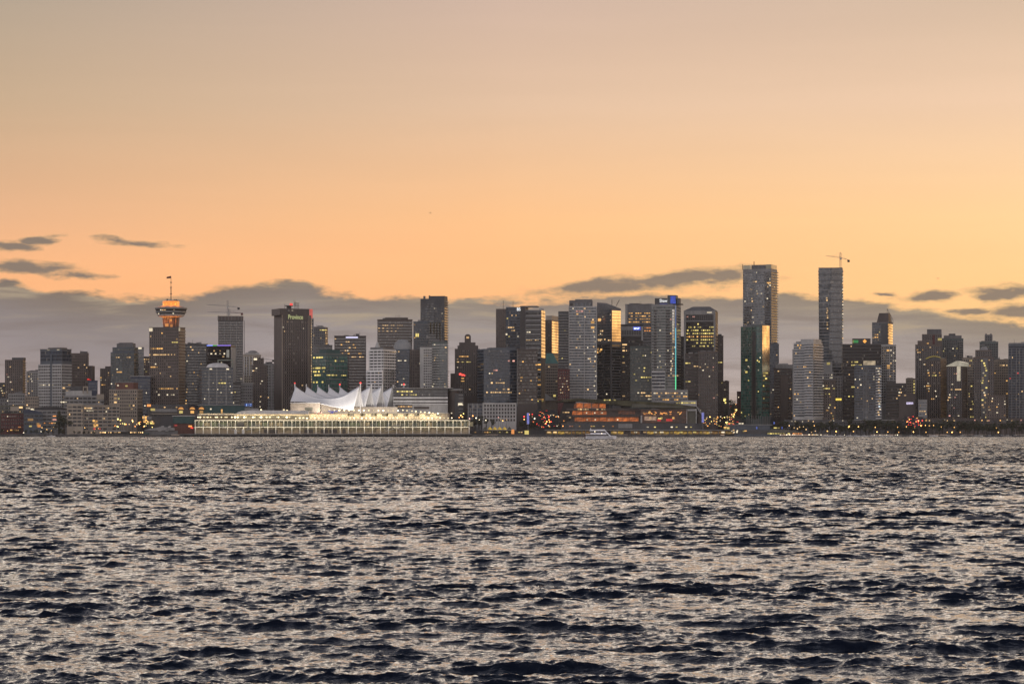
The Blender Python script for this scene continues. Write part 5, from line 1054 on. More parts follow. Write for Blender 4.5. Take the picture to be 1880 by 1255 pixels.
# real floodlights that light the sails and the decks (the lamps one sees)
def light(kind, loc, energy, col, size=1.0, rot=None, name='deck_floodlight', spot=None):
    l = bpy.data.lights.new(name, kind); l.energy = energy; l.color = col
    if kind == 'AREA': l.size = size
    elif kind == 'SPOT': l.spot_size = spot; l.spot_blend = .6; l.shadow_soft_size = size
    else: l.shadow_soft_size = size
    o = bpy.data.objects.new(name, l); COL.objects.link(o); o.location = loc
    if rot is not None: o.rotation_euler = rot
    return o
for px, e_, dx_, D_ in ((548, 30000, 8, 2934), (585, 26000, 8, 2934), (622, 17000, 8, 2930), (655, 14000, 8, 2926), (690, 24000, -12, 2918), (715, 26000, -18, 2918), (745, 34000, -26, 2922)):
    q = P(px, 754.0, D_); tgt = P(px+dx_, 724, 2968); d_ = (tgt-q)
    light('SPOT', q, e_*.85, (1, .92, .82), 1.5, d_.to_track_quat('-Z', 'Y').to_euler(), spot=math.radians(120))
for i in range(10):
    for y_, D_, e_, c_ in ((771.5, 2904.2, 1050, (1, .84, .50)), (783.8, 2904.6, 680, (1, .84, .52)), (760.5, 2917, 1900, (1, .82, .50))):
        if y_ < 761 and i == 9: continue
        q = P(382+i*50.5, y_, D_); o = light('AREA', q, e_, c_, 29.0, (math.radians(35), 0, 0)); o.data.shape = 'RECTANGLE'; o.data.size_y = 1.2
for i in range(5):
    q = P(600+i*48, 752.5, 2911); o = light('AREA', q, 1000, (1, .84, .55), 28.0, (math.radians(35), 0, 0)); o.data.shape = 'RECTANGLE'; o.data.size_y = 1.2
# the pier it stands on
pier = empty('pier', (((330+866)/2-940)/F*2903, 2903, 0), 0, 'long dark pier deck on piles under the cruise terminal', 'pier')
hw = (866-330)/2*2903/F
MB().box(-hw, hw, -3.0, 98, 1.7, GZ+.9).build('deck', wall('pier_concrete', (.16, .15, .14), .85, .4), pier)
for i in range(37): MB().bar((0, 0, -3), (0, 0, 1.7), .55, 8).build('pile', W['darkgrey'], pier, (-hw+4+i*(2*hw-8)/36, -2.0, 0))
MB().box(-hw, hw, 2.5, 98, -2, 1.69).build('pier_face', W['roofdark'], pier)
# ------------------------------------------------------------------ hotel and low blocks behind the terminal
b = B('hotel_tower', 'white banded hotel base with long dark recesses beside the white sails', 722, 822, 729, 3010, cat='hotel', group=G_LOW, d0=40)
b.vol('wall', 722, 822, 742, None, 0, 40, 'pale'); b.vol('recess', 723, 821, 729.1, 742, 3, 39, 'black')
for y0, y1 in ((728.5, 731.5), (734.5, 738), (740, 742.1)): b.vol('white_band', 722, 822, y0, y1, -.6, 3.4, 'white')
b.vol('long_window', 760, 788, 746, 750.5, -.3, -.05, 'darkbrown'); b.vol('terrace_recess', 726, 757, 738.2, 750, -.2, -.05, 'black'); b.vol('glass_storeys', 722, 822, 713, 728.4, 5, 36, 'darkgrey'); b.bands('dark', 3.8, .6, 722, 822, 713.5, 728, 5, 36, 'F'); b.vol('roof_edge', 720, 832, 711.6, 712.9, 3, 37, 'grey')
b.lit(719, 728, 758, .8, 'yellow', v=5); b.lit(725, 732, 770, .4, 'yellow', v=5); b.lit(746, 730, 757, .8, 'amber', v=-.3); b.lit(741, 736, 754, .5, 'orange', v=-.3); b.lit(741, 754, 770, .5, 'amber', v=-.4)
b = B('hotel_tower', 'dark rounded drum block at the end of the white banded hotel', 821, 851, 716, 3020, cat='hotel', group=G_LOW, d0=30)
b.lathe('drum', 832, [(11, 795), (11, 717)], 'darkbrown', 9); b.lathe('drum_roof', 834, [(15, 716.9), (15.5, 714.6), (13, 713)], 'grey', 9); b.vol('wall', 835, 851, 722, None, 2, 26, 'darkgrey')
for i in range(6): b.vol('balcony', 842, 850.5, 724+i*6.4, 725.4+i*6.4, .4, 1.95, 'grey')
b.rand(4, cols=('white',)); b.lit1(845, 742, 5, 3, 'white', 1.9)
b = B('office_building', 'low white gridded office with square dark windows behind the waterfront trees', 859, 948, 739, 3000, cat='office block', group=G_LOW)
b.vol('wall', 886, 948, 739, None, 0, 26, 'pale'); b.vol('glass_wing', 859, 885.9, 740, None, .8, 24, 'midgrey'); b.bands('blue', 3.9, .66, 859, 885.9, 741, 785, .8, 24, 'F'); b.fins((859.6, 868, 876), 740, 785, .9, .5, 'pale', .8)
for r_ in range(5):
    for c_ in range(11): b.vol('window', 889.0+c_*5.35, 892.2+c_*5.35, 742.2+r_*6.6, 746.4+r_*6.6, -.12, -.04, 'black')
b.rand(4, cols=('white', 'warm'))
# the old railway station and sheds east of the terminal
b = B('station_building', 'long dark teal station shed with three glowing arched gables at one end', 326, 449, 745, 2985, cat='station', group=G_LOW, d0=20)
b.vol('wall', 364, 449, 744, None, 0, 20, 'teal'); b.vol('roof_edge', 362, 451, 742.6, 743.9, -1, 21, 'grey'); b.vol('wall', 326, 363.9, 752, None, -1, 18, 'darkbrown')
for cx_ in (333, 353.5, 370):
    w_ = 6.6*b.k
    MB().prism([(w_*math.cos(g*math.pi/10), 3.6*math.sin(g*math.pi/10)) for g in range(11)], -.4, 3).build('gable', W['maroon'], b.root, b.L(b.U(cx_), -1.5, b.Z(751.6)))
    MB().prism([(w_*.74*math.cos(g*math.pi/10), 2.5*math.sin(g*math.pi/10)) for g in range(11)], -.3, .2).build('arched_window', emis('arch_glow', (1, .45, .10), .8, .5, (.5, .5, .5)), b.root, b.L(b.U(cx_), -2.3, b.Z(751.2)))
    b.lit1(cx_, 756, 4, 3, 'amber' if cx_ > 340 else 'yellow', -1)
for y in (752, 755, 758): b.lit1(407, y, 1.8, 1.2, 'amber')
b.lit1(387, 750.5, 1.6, 1.6, 'white')
b = B('sign_box', 'bright blue lit sign box standing on the station roof', 449, 463, 739.5, 2982, cat='sign', group=None, d0=1.2)
b.vol('panel', 449, 463, 740, 745.5, 0, 1.0, emis('sign_box_blue', (.04, .16, .85), .5)); b.vol('sign_letter', 452, 453.2, 741, 745, -.2, -.05, emis('letter_blue', (.3, .5, 1), 1.1)); b.vol('sign_letter', 455, 456.2, 741, 745, -.2, -.05, emis('letter_blue', (.3, .5, 1), 1.1)); b.vol('sign_letter', 458.5, 461.5, 741, 742, -.2, -.05, emis('letter_blue', (.3, .5, 1), 1.1)); b.vol('sign_letter', 458.5, 461.5, 744, 745, -.2, -.05, emis('letter_blue', (.3, .5, 1), 1.1)); b.vol('post', 451, 452, 745.6, 760, .2, .8, 'roofdark'); b.vol('post', 460, 461, 745.6, 760, .2, .8, 'roofdark')
b = B('shed', 'dark green shed with a pale eave at the landward end of the cruise pier', 318, 357, 764, 2935, cat='shed', group=G_LOW, d0=16)
b.vol('wall', 318, 357, 764, 777, 0, 16, 'teal'); b.vol('eave', 316, 358, 762.4, 763.9, -1.2, 17, 'pale'); b.vol('base', 318, 357, 777.1, None, 1.5, 15, 'brick'); b.lit1(323, 780.5, 3, 1.6, 'red', 1.5); b.lit1(349, 782, 4, 1.8, 'orange', 1.5); b.lit1(352, 785, 3, 1.4, 'red', 1.5)
b = B('ferry_terminal', 'low grey ferry terminal with sloping concrete ramps at the water', 262, 326, 786, 2915, cat='ferry terminal', group=G_LOW, d0=14)
b.vol('wall', 266, 326, 790, None, 1, 14, 'midgrey')
for x0 in (290, 303): MB().prism([(0, 0), (3.4, 0), (11.5*b.k, b.Z(781.5)-b.Z(791)), (6.5*b.k, b.Z(781.5)-b.Z(791))], -.5, 6).build('ramp', W['pale'], b.root, b.L(b.U(x0), 0, b.Z(791)))
MB().prism([(0, 0), (34, .1), (34, 3.0), (20, 4.2), (6, 2.0)], -1, 10).build('sloped_roof', W['grey'], b.root, b.L(b.U(264), .5, b.Z(789.9))); b.vol('float', 263, 274, 794, 799.5, -4, .8, 'teal')
b = B('floating_wharf', 'low dark wharf shelter with a row of small yellow lamps', 184, 268, 791, 2912, cat='wharf', group=G_LOW, d0=8)
b.vol('roof', 184, 232, 790, 791.5, -1, 8, 'grey'); b.vol('roof', 236, 264, 791, 792.3, -1, 8, 'midgrey'); b.vol('wall', 186, 266, 792.4, None, 2, 8, 'roofdark')
for x in (185, 188.5, 191.5, 194, 200, 204, 240, 243.5, 246.5, 249, 254, 257.5, 261): o = obj('lamp', lamp_mesh('warm', 3.0), None, b.root, b.L(b.U(x), -.4, b.Z(793.4))); o.scale = (.62, .62, .62)
for x in (212, 219): b.lit1(x, 793.2, 3, .8, 'warm', -.3)
# ------------------------------------------------------------------ the convention hall with the green roof
b = B('convention_hall', 'broad convention hall, sloping grass roof, three storeys of glowing orange glass', 1030, 1288, 742, 2960, cat='convention hall', group=None, d0=70)
org_ = lambda n, k: emis(n, (1.0, .24, .035), k, .75, (.16, .3, .35))
b.vol('wall', 1034, 1262, 752, None, 3, 68, 'darkbrown')
pts = [(1020, 737.5), (1032, 733.5), (1062, 731), (1110, 733.5), (1160, 735.5), (1215, 738.5), (1278, 746)]
MB().prism([((x-1030)*b.k, b.Z(y)) for x, y in reversed(pts)]+[((x-1030)*b.k, b.Z(y)-h_) for (x, y), h_ in zip(pts, (.3, 2.6, 3.0, 4.6, 6.2, 7, 2.2))], -4, 66).build('grass_roof', wall('roof_grass', (.085, .078, .045), .9, .5), b.root, b.L(0, 0, 0))
MB().prism([((1160-1030)*b.k, b.Z(741)), ((1278-1030)*b.k, b.Z(747.8)), ((1278-1030)*b.k, b.Z(748.8)), ((1160-1030)*b.k, b.Z(747.5))][::-1], -5, -4.05).build('roof_fascia', W['olive'], b.root, b.L(0, 0, 0))
MB().prism([((1278-1030)*b.k, b.Z(747)), ((1281-1030)*b.k, b.Z(746.6)), ((1291-1030)*b.k, b.Z(763)), ((1288.5-1030)*b.k, b.Z(763.5))], -3, 30).build('roof_edge_strut', W['grey'], b.root, b.L(0, 0, 0))
for (x0, x1, y0, y1, k_) in ((1045, 1058, 740.5, 748.5, .10), (1058, 1070, 739.4, 748.5, .42), (1071, 1085, 739.6, 748.5, .30), (1086, 1099, 740.2, 748.5, .22), (1100, 1112, 740.4, 748.5, .42), (1047, 1069, 754, 761, .34), (1070, 1090, 754, 761, .28), (1090.5, 1114, 754, 761, .20), (1055, 1075, 765.5, 773, .26), (1075.5, 1100, 765.5, 773, .24), (1100.5, 1130, 765.5, 773, .30), (1130.5, 1152, 765.5, 773, .42), (1152.5, 1172, 765.5, 773, .32), (1135, 1166, 749.5, 760.5, .045)):
    b.vol('lit_glazing', x0, x1, y0, y1, 2.3, 2.7, org_('orange_hall_%d' % int(k_*1000), k_*1.2))
for y0, y1 in ((749, 753.5), (761.5, 765), (773.5, 777)): b.vol('floor_band', 1040, 1174, y0, y1, .2, 3, 'darkbrown')
for x in list(range(1058, 1174, 14)): b.vol('mullion', x-.35, x+.35, 739.5, 773.4, 1.6, 2.2, 'darkbrown')
MB().prism([((1023-1030)*b.k, b.Z(776)), ((1046-1030)*b.k, b.Z(776)), ((1056-1030)*b.k, b.Z(737)), ((1036-1030)*b.k, b.Z(735.5))], .5, 40).build('leaning_glazing', gm('black'), b.root, b.L(0, 0, 0))
b.lit(751, 1060, 1112, .6, 'warm', v=.1); b.lit(756.5, 1032, 1046, .8, 'warm', v=.3); b.lit(766, 1034, 1054, .6, 'warm', v=.3)
for x in (1077, 1092, 1104, 1106): b.lit1(x, 757.5, 1.4, 1.4, 'white', 2.2)
for x in (1078, 1093, 1118, 1134): b.lit1(x, 770, 1.4, 1.4, 'white', 2.2)
b.vol('open_hall', 1176, 1262, 751, 776, 1.4, 2.9, emis('open_hall_glow', (1.0, .30, .10), .035, .9, (.12, .3, .3)))
for i in range(30):
    x = 1181+R()*73; 
    if 1232 < x < 1244: continue
    o = b.lit1(x, 755+R()*5.5, 2.2, 1.0, random.choice(('orange', 'amber')), 1.2, 'hanging_lamp'); o.rotation_euler = (0, random.uniform(-.7, .7), 0)
b.vol('lit_shop', 1183, 1205, 764, 771.5, 1.0, 1.3, emis('shop_glow', (1, .62, .42), .34, .6, (.3, .3, .3))); b.lit(768, 1207, 1215, 1, 'yellow', v=1); b.lit1(1193.5, 766.5, 2.4, 2, 'warm', .8); b.lit1(1214.5, 767, 2.6, 2.4, 'yellow', 1); b.lit1(1236, 767, 2.4, 2.2, 'amber', 1)
for x in (1210, 1226, 1231): b.lit1(x, 770.6, 4, 2.6, 'red', 1)
b.vol('white_post', 1176, 1179, 762, 776, .6, 1.3, 'pale'); b.vol('column', 1260, 1261.4, 750, 777, -.5, .5, 'pale'); b.vol('pale_panel', 1135, 1161, 777.5, 785.5, -.4, -.05, 'grey'); b.vol('end_wall', 1262.2, 1277, 754, None, 2, 40, 'olive')
b.vol('plinth', 1030, 1288, 776.5, None, 0, 3, 'darkgrey'); b.lit(734, 1108, 1131, .7, 'yellow', v=-4.1)
b.lit(782, 1040, 1132, .4, 'amber', v=-.1, cols=('amber', 'warm', 'pink', 'yellow', 'orange')); b.lit(783.5, 1165, 1288, .3, 'warm', v=-.1, cols=('warm', 'white', 'yellow'))
b = B('arcade', 'low seawall arcade with amber lit arches below the convention hall', 1000, 1340, 789, 2912, cat='arcade', group=G_LOW, d0=16)
b.vol('wall', None, None, 790, None, 3, 16, 'darkbrown'); b.vol('walkway', None, None, 788.3, 789.6, 0, 16, 'grey')
x = 1003
while x < 1336:
    w_ = random.choice((7, 9, 12, 14))
    if R() < .86: b.vol('lit_arch', x, x+w_-1.5, 791.4, 796.2, 2.4, 2.8, emis('arch_amber_%d' % random.randint(1, 5), (1, random.uniform(.42, .6), .08), random.choice((.16, .26, .40, .55)), .95, (.35, .3, .5)))
    b.vol('pier', x+w_-1.3, x+w_-.2, 789.7, 797.5, .3, 2.2, 'midgrey'); x += w_
for x in (1008, 1019, 1040, 1075+26, 1129, 1167, 1184, 1203, 1215, 1250, 1275, 1293, 1304, 1327): b.lit1(x, 793, 3.6, 1.5, random.choice(('yellow', 'warm', 'white')), 1.8)
b = B('tent_pavilion', 'long low tent glowing yellow on the quay beside the cruise terminal', 886, 940, 783, 2915, cat='tent', group=G_LOW, d0=12)
a = b.L(0, 0, b.Z(789)); ty = emis('tent_yellow', (1, .62, .06), .55, .7, (.25, .3, .3))
for i in range(6):
    w_ = b.w/6; MB().prism([(w_, 0), (w_*.5, 3.4), (0, 0)], 0, 10).build('tent_roof', ty if i % 5 else W['olive'], b.root, (a[0]+i*w_, a[1], a[2]+.4))
    MB().box(0, .3, 0, .3, -3, .4).build('post', W['grey'], b.root, (a[0]+i*w_, a[1], a[2]))
b.lit(793, 866, 960, .45, 'warm', v=2, cols=('amber', 'warm', 'orange', 'yellow')); b.lit1(941.5, 792, 3.2, 5, 'orange', .3); b.lit1(967, 793.5, 4.6, 4.4, 'yellow', .3); b.vol('back_wall', 862, 1000, 789.4, None, 4, 12, 'roofdark')
b = B('dock_office', 'low seaplane terminal with rows of white and yellow lamps on its terraces', 1326, 1476, 792, 2912, cat='terminal', group=G_LOW, d0=14)
b.vol('wall', 1326, 1420, 789, None, 3, 14, 'darkgrey'); b.vol('roof', 1330, 1418, 778.6, 780, 4, 14, 'grey'); b.vol('upper_wall', 1334, 1414, 780.1, 788.9, 5, 13, 'slate')
MB().prism([(0, 0), (66*b.k, 0), (48*b.k, 2.6), (8*b.k, 4.4)], -1, 10).build('curved_roof', W['olive'], b.root, b.L(b.U(1408), 1, b.Z(794)))
for i in range(11): b.vol('roof_frame', 1371+i*4.2, 1371.8+i*4.2, 762, 778.5, 8, 8.5, 'midgrey')
for y, x0, x1, d_, c in ((795.5, 1408, 1450, .75, 'yellow'), (795.5, 1450, 1472, .9, 'orange'), (790.5, 1366, 1372, 1, 'amber'), (785, 1420, 1432, .6, 'yellow')): b.lit(y, x0, x1, d_, c, v=.4)
b.lit(777, 1356, 1366, .9, 'white', v=3.8); b.lit(776.5, 1312+20, 1348, .9, 'amber', v=-.5); b.lit(784, 1329, 1340, .8, 'amber', v=2); b.lit(786, 1329, 1340, .8, 'yellow', v=2); b.rand(10, 1330, 1410, yt=785, yb=797, cols=('white', 'warm', 'yellow'), v=2)
for x, y in ((1389.5, 785), (1421, 776), (1435.5, 785)): b.vol('blue_sign', x-1, x+1, y-2, y+2, 1, 1.3, emis('sign_box_blue2', (.15, .25, 1), .9))
# ------------------------------------------------------------------ cranes
def crane(label, px, y_top, y_base, D, tip, tail, dv=0.0, m='steel', tailm=None, lattice=True):
    k = D/F; root = empty('tower_crane', ((px-940)/F*D, D+dv, CAMH+(HOR-y_base)*k), 0, label, 'crane', 'tower cranes on the unfinished towers')
    h = (y_base-y_top)*k; mb = MB(); w = .85
    for sx in (-w, w):
        for sy in (-w, w): mb.bar((sx, sy, 0), (sx, sy, h*.96), .17)
    n = max(3, int(h/3))
    for i in range(n):
        z0, z1 = h*.96*i/n, h*.96*(i+1)/n
        mb.bar((-w, -w, z0), (w, -w, z1), .11); mb.bar((w, -w, z0), (-w, -w, z1), .11); mb.bar((w, -w, z0), (w, w, z1), .11)
    mb.bar((0, 0, h*.94), (0, 0, h), .3)
    mb.build('mast', W[m], root)
    def arm(name, p, y, mat, deep):
        z = (y_base-y)*k; x = (p-px)*k; zj = (y_base-tip[2])*k; a = Vector((0, 0, zj)); c = Vector((x, 0, z)); mb = MB()
        n = max(3, int(abs(x)/3))
        mb.bar(a, c, .20); mb.bar(a+Vector((0, 0, deep)), c, .17)
        for i in range(n):
            f, g = i/n, (i+.5)/n; q = a.lerp(c, f); r = (a+Vector((0, 0, deep))).lerp(c, g); s_ = a.lerp(c, (i+1)/n); mb.bar(q, r, .09); mb.bar(r, s_, .09)
        mb.bar(Vector((0, 0, h)), a.lerp(c, .6), .07)
        mb.build(name, W[mat], root)
    arm('jib', tip[0], tip[1], m, 1.6); arm('counter_jib', tail[0], tail[1], tailm or m, 1.2)
    MB().box(-1.4, 1.4, -1, 1, -2.6, .2).build('counterweight', W[tailm or 'roofdark'], root, ((tail[0]-px)*k*.93, 0, (y_base-tail[1])*k))
    MB().box(-.9, 1.3, -2.0, -.9, -2.2, .2).build('cab', W['pale'], root, (0, 0, (y_base-tip[2])*k))
    return root
crane('grey tower crane with its jib reaching east, over the unfinished concrete tower', 418, 551, 580, 3432, (379, 559, 562.5), (439.5, 564.5))
crane('lower crane with a red counterweight just above the unfinished concrete tower', 421, 567, 580, 3442, (380, 572.6, 574.2), (446, 574.6), tailm='maroon')
crane('yellow grey tower crane on the roof corner of the very tall slim tower', 1543, 463, 492, 3312, (1516, 469.5, 473.5), (1559, 477.3), m='cream')
crane('tiny distant crane peeping over roofs beside the newspaper name tower', 483, 655, 668, 3420, (476, 658.5, 659.5), (503, 660.5))
# ------------------------------------------------------------------ trees: tapered trunk with limbs, crown of many small leaf faces gathered in clumps
leafm, lt, lp = principled('tree_leaves')
ln = lt.noise(lt.vm('MULTIPLY', lt.new('ShaderNodeTexCoord').outputs['Object'], (.35, .35, .35)), 1.0, 3)
lt.l.new(lt.ramp(ln, [(.3, (.022, .030, .016, 1)), (.55, (.045, .052, .026, 1)), (.75, (.070, .062, .030, 1))]), lp.inputs['Base Color']); lp.inputs['Roughness'].default_value = .8
bark = wall('tree_bark', (.06, .05, .042), .9)
def tree_mesh(seed, conifer=False):
    rng = random.Random(seed); mb = MB(); H = 10.0
    mb.bar((0, 0, -.5), (.1, 0, H*.34), .34, 7); mb.bar((.1, 0, H*.34), (.2, .1, H*.62), .2, 6)
    cl = []
    if conifer:
        for i in range(16):
            z = H*(.12+.86*i/16); r = (1-z/H)*3.0; g = rng.uniform(0, 6.28); cl.append((r*.55*math.cos(g), r*.55*math.sin(g), z, .5+r*.5, .5))
    else:
        for i in range(rng.randint(11, 15)):
            g = rng.uniform(0, 6.28); r = rng.uniform(.3, 2.7); z = H*rng.uniform(.38, .9); r *= 1.15-abs(z/H-.58)*1.1
            p = (r*math.cos(g), r*math.sin(g), z); cl.append(p+(rng.uniform(.9, 1.6), rng.uniform(.6, 1.0))); mb.bar((.1, 0, H*rng.uniform(.25, .5)), p, .09, 4)
    tr = mb.me('trunk'); tr.materials.append(bark)
    vs, fs = [], []
    for x, y, z, r, f in cl:
        for i in range(46 if not conifer else 34):
            d = Vector((rng.gauss(0, 1), rng.gauss(0, 1), rng.gauss(0, 1))).normalized()*r*rng.uniform(.45, 1.05); d.z *= f if not conifer else .5
            c = Vector((x, y, z))+d; a = Vector((rng.gauss(0, 1), rng.gauss(0, 1), rng.gauss(0, 1))).normalized(); u = a.orthogonal().normalized()*rng.uniform(.22, .42); w = a.cross(u)*rng.uniform(.7, 1.2)
            b = len(vs); vs += [c-u, c+w*.6, c+u, c-w*.6]; fs.append((b, b+1, b+2, b+3))
    cr = mesh('crown', vs, fs); cr.materials.append(leafm)
    return tr, cr
TV = [tree_mesh(s) for s in (1, 2, 3, 4)]+[tree_mesh(9, True)]
def tree(px, py_top, py_base, D, label, group, kind=None, wide=1.0):
    k = D/F; h = (py_base-py_top)*k; tr, cr = TV[random.randrange(4) if kind is None else kind]
    root = empty('conifer_tree' if kind == 4 else 'leafy_tree', ((px-940)/F*D, D, CAMH+(HOR-py_base)*k), random.uniform(0, 6.28), label, 'tree', group)
    s = h/10.0; root.scale = (s*wide, s*wide, s)
    obj('trunk', tr, None, root); obj('crown', cr, None, root)
G1 = 'dark park trees along the western shore'
x = 1424
while x < 1884:
    yt = 776-9*R()+(4 if x < 1480 else 0)+(3 if 1655 < x < 1700 else 0)
    tree(x, yt+R()*4, 796, 2935+R()*40, 'dark leafy tree in the long park row west of the seaplane dock', G1, None, 1.15); x += 5.5+R()*5
for i in range(34): tree(1430+R()*450, 780+R()*5, 797, 2912+R()*16, 'low dark leafy tree at the front edge of the western park', 'low trees at the front of the park', None, 1.3)
for px, y in ((872, 764), (879, 768), (884, 762), (893, 766), (903, 768), (868, 770)): tree(px, y, 787, 2950+R()*10, 'dark leafy street tree before the white gridded office', 'trees before the white gridded office')
for px in (640, 665, 690, 712, 748, 768): tree(px, 757.5, 766.5, 2914, 'small green deck tree on the lamp lit upper terrace of the cruise terminal', 'deck trees of the cruise terminal', None, 1.0)
tree(108, 752, 797, 2930, 'tall dark conifer on the shore between the grey shed and the beige warehouse', None, 4, 1.0); tree(118, 760, 797, 2932, 'dark round tree beside the tall conifer on the shore', None, 1, 1.2)
for px, y in ((1342, 732), (1345, 741), (1333, 748)): tree(px, y, 770, 3060+R()*20, 'slender dark street tree on the sloping street under the sunset gap', 'street trees in the sunset gap', None, .8)
for i in range(12): tree(5+i*10+R()*5, 786+R()*4, 798, 2912, 'low dark bush like tree along the eastern shore', 'low trees along the eastern shore', None, 1.5)
for i in range(5): tree(136+i*9, 788+R()*3, 798, 2914, 'low reddish dark tree below the beige warehouse', 'low trees below the beige warehouse', None, 1.5)
for i in range(7): tree(955+i*6+R()*3, 770+R()*6, 792, 2950, 'small dark street tree between the tent and the convention hall', 'street trees between tent and hall', None, .9)
# ------------------------------------------------------------------ street lamps
def lamp_post(px, py, D, col, label, group, r=.55, base=None, k_=6.0):
    k = D/F; z = CAMH+(HOR-py)*k; zb = GZ if base is None else base
    root = empty('street_lamp', ((px-940)/F*D, D, zb), 0, label, 'street lamp', group)
    h = max(1.5, z-zb)
    key = ('post', round(h))
    if key not in LITME:
        LITME[key] = MB().bar((0, 0, 0), (0, 0, 1), .12, 6).me('pole'); LITME[key].materials.append(W['roofdark'])
    o = obj('pole', LITME[key], None, root); o.scale = (1, 1, h)
    q = obj('lamp_head', lamp_mesh(col, k_), None, root, (0, 0, h)); r *= random.uniform(.8, 1.15); q.scale = (r, r, r)
ga = 'amber lamps along the park path'
for px, py in ((1449, 781), (1458, 785), (1464, 786.5), (1468, 783.5), (1475, 783), (1480, 788), (1490, 793), (1497, 791), (1519, 791), (1535, 791.5), (1567, 791.5), (1610, 792.5), (1630, 792.5), (1650, 793), (1677, 792.5), (1700, 793), (1739, 793), (1748, 793), (1763, 793), (1833, 793), (1829, 785)): lamp_post(px, py, 2909+R()*8, 'amber' if px > 1500 else 'warm', 'amber lamp on a thin pole along the western park path', ga, .62)
for px, py in ((1648, 784), (1664, 783), (1691, 781), (1699, 780.5), (1706, 781), (1714, 780.5), (1728, 783.5), (1752, 784), (1576, 783), (1559, 782), (1607, 784), (1495, 781), (1558, 783.5)): lamp_post(px, py, 2926+R()*10, 'amber', 'small amber lamp shining between the park trees', 'amber lamps between the park trees', .6)
for i in range(26):
    px = 1392+R()*110; lamp_post(px, 797.5+R()*2, 2903.5, random.choice(('white', 'warm', 'white')), 'tiny white lamp at the edge of the seaplane dock', 'tiny dock lamps', .42, 0.6, 4)
for i in range(18):
    px = 1500+R()*150; lamp_post(px, 800+R(), 2900.5, 'white', 'tiny pale lamp along the floating marina dock', 'tiny marina lamps', .36, 0.4, 3)
for i in range(44):
    px = 962+R()*74; py = 760+R()*24; lamp_post(px, py, 2955+R()*12, random.choice(('amber', 'red', 'orange', 'warm', 'white', 'amber', 'red')), 'glowing street light in the busy plaza east of the convention hall', 'plaza lights east of the convention hall', .62*random.uniform(.6, 1.2))
for i in range(40):
    px = 1292+R()*50; py = 764+R()*20; lamp_post(px, py, 2952+R()*12, random.choice(('amber', 'warm', 'white', 'yellow', 'orange')), 'string light on the terraces west of the convention hall', 'string lights west of the convention hall', .5*random.uniform(.6, 1.2))
for i in range(30):
    f = R(); px = 1330+f*30+(1-f)*R()*8; py = 778-f*44+R()*8; lamp_post(px, py, 3000+f*300, random.choice(('amber', 'orange', 'yellow', 'red', 'warm')), 'orange street light climbing the sloping street under the sunset gap', 'street lights on the sloping street', .7, CAMH+(HOR-py)*(3000+f*300)/F-6)
for px, py in ((1330, 735), (1332, 739)): lamp_post(px, py, 3010, 'yellow', 'bright yellow lamp at the top of the sloping street', 'bright lamps over the sloping street', 1.0)
for px, py, c in ((862, 768, 'pink'), (868, 763, 'orange'), (874, 767, 'white'), (880, 770, 'white'), (892, 771, 'white'), (915, 766, 'pink'), (919, 770, 'warm'), (923, 772, 'amber'), (930, 770, 'warm'), (846, 762, 'amber'), (851, 759, 'yellow'), (843, 766, 'orange'), (849, 765, 'amber')): lamp_post(px, py, 2945, c, 'coloured street light before the white gridded office', 'street lights before the white gridded office', .6)
for i in range(26):
    px = 205+R()*75; py = 770+R()*14; lamp_post(px, py, 2935+R()*12, random.choice(('amber', 'yellow', 'orange', 'warm')), 'golden street light below the brick warehouses', 'golden lights below the brick warehouses', .55)
for i in range(16):
    px = 4+R()*180; py = 784+R()*10; lamp_post(px, py, 2925+R()*8, random.choice(('amber', 'warm', 'white')), 'faint street light along the eastern shore road', 'lights along the eastern shore road', .42)
for px, py in ((216.5, 769), (221, 771), (225, 777), (229, 778)): lamp_post(px, py, 2940, 'yellow', 'strong yellow light of the lit shop front by the brick block', 'yellow shop lights', .9)
# ------------------------------------------------------------------ cars on the three climbing streets
def car_parts(col):
    body = MB().prism([(-2.2, .35), (2.2, .35), (2.25, .85), (1.35, .95), (.75, 1.45), (-1.2, 1.45), (-1.9, .98), (-2.25, .9)], -.88, .88).me('body'); body.materials.append(wall('car_paint_'+col, {'dark': (.03, .03, .035), 'silver': (.35, .35, .36), 'red': (.25, .02, .02)}[col], .35))
    return body
CB = [car_parts(c) for c in ('dark', 'silver', 'red')]
wheel = MB().bar((0, -.1, 0), (0, .1, 0), .33, 10).me('wheel'); wheel.materials.append(W['roofdark'])
glassm = MB().prism([(-1.05, .98), (.62, .98), (.40, 1.36), (-.80, 1.36)], -.895, .895).me('side_window'); glassm.materials.append(W['black'])
def car(px, py, D, label, group):
    k = D/F; root = empty('car', ((px-940)/F*D, D, CAMH+(HOR-py)*k), math.radians(90)+random.uniform(-.2, .2), label, 'car', group)
    obj('body', random.choice(CB), None, root); obj('side_window', glassm, None, root)
    for sx in (-1.35, 1.35):
        for sy in (-.82, .82): obj('wheel', wheel, None, root, (sx, sy, .33))
    for sy in (-.62, .62):
        q = obj('tail_light', lamp_mesh('red' if random.random() < .72 else 'amber', 6.0), None, root, (-2.2, sy, .8)); q.scale = (.12, .34, .26)
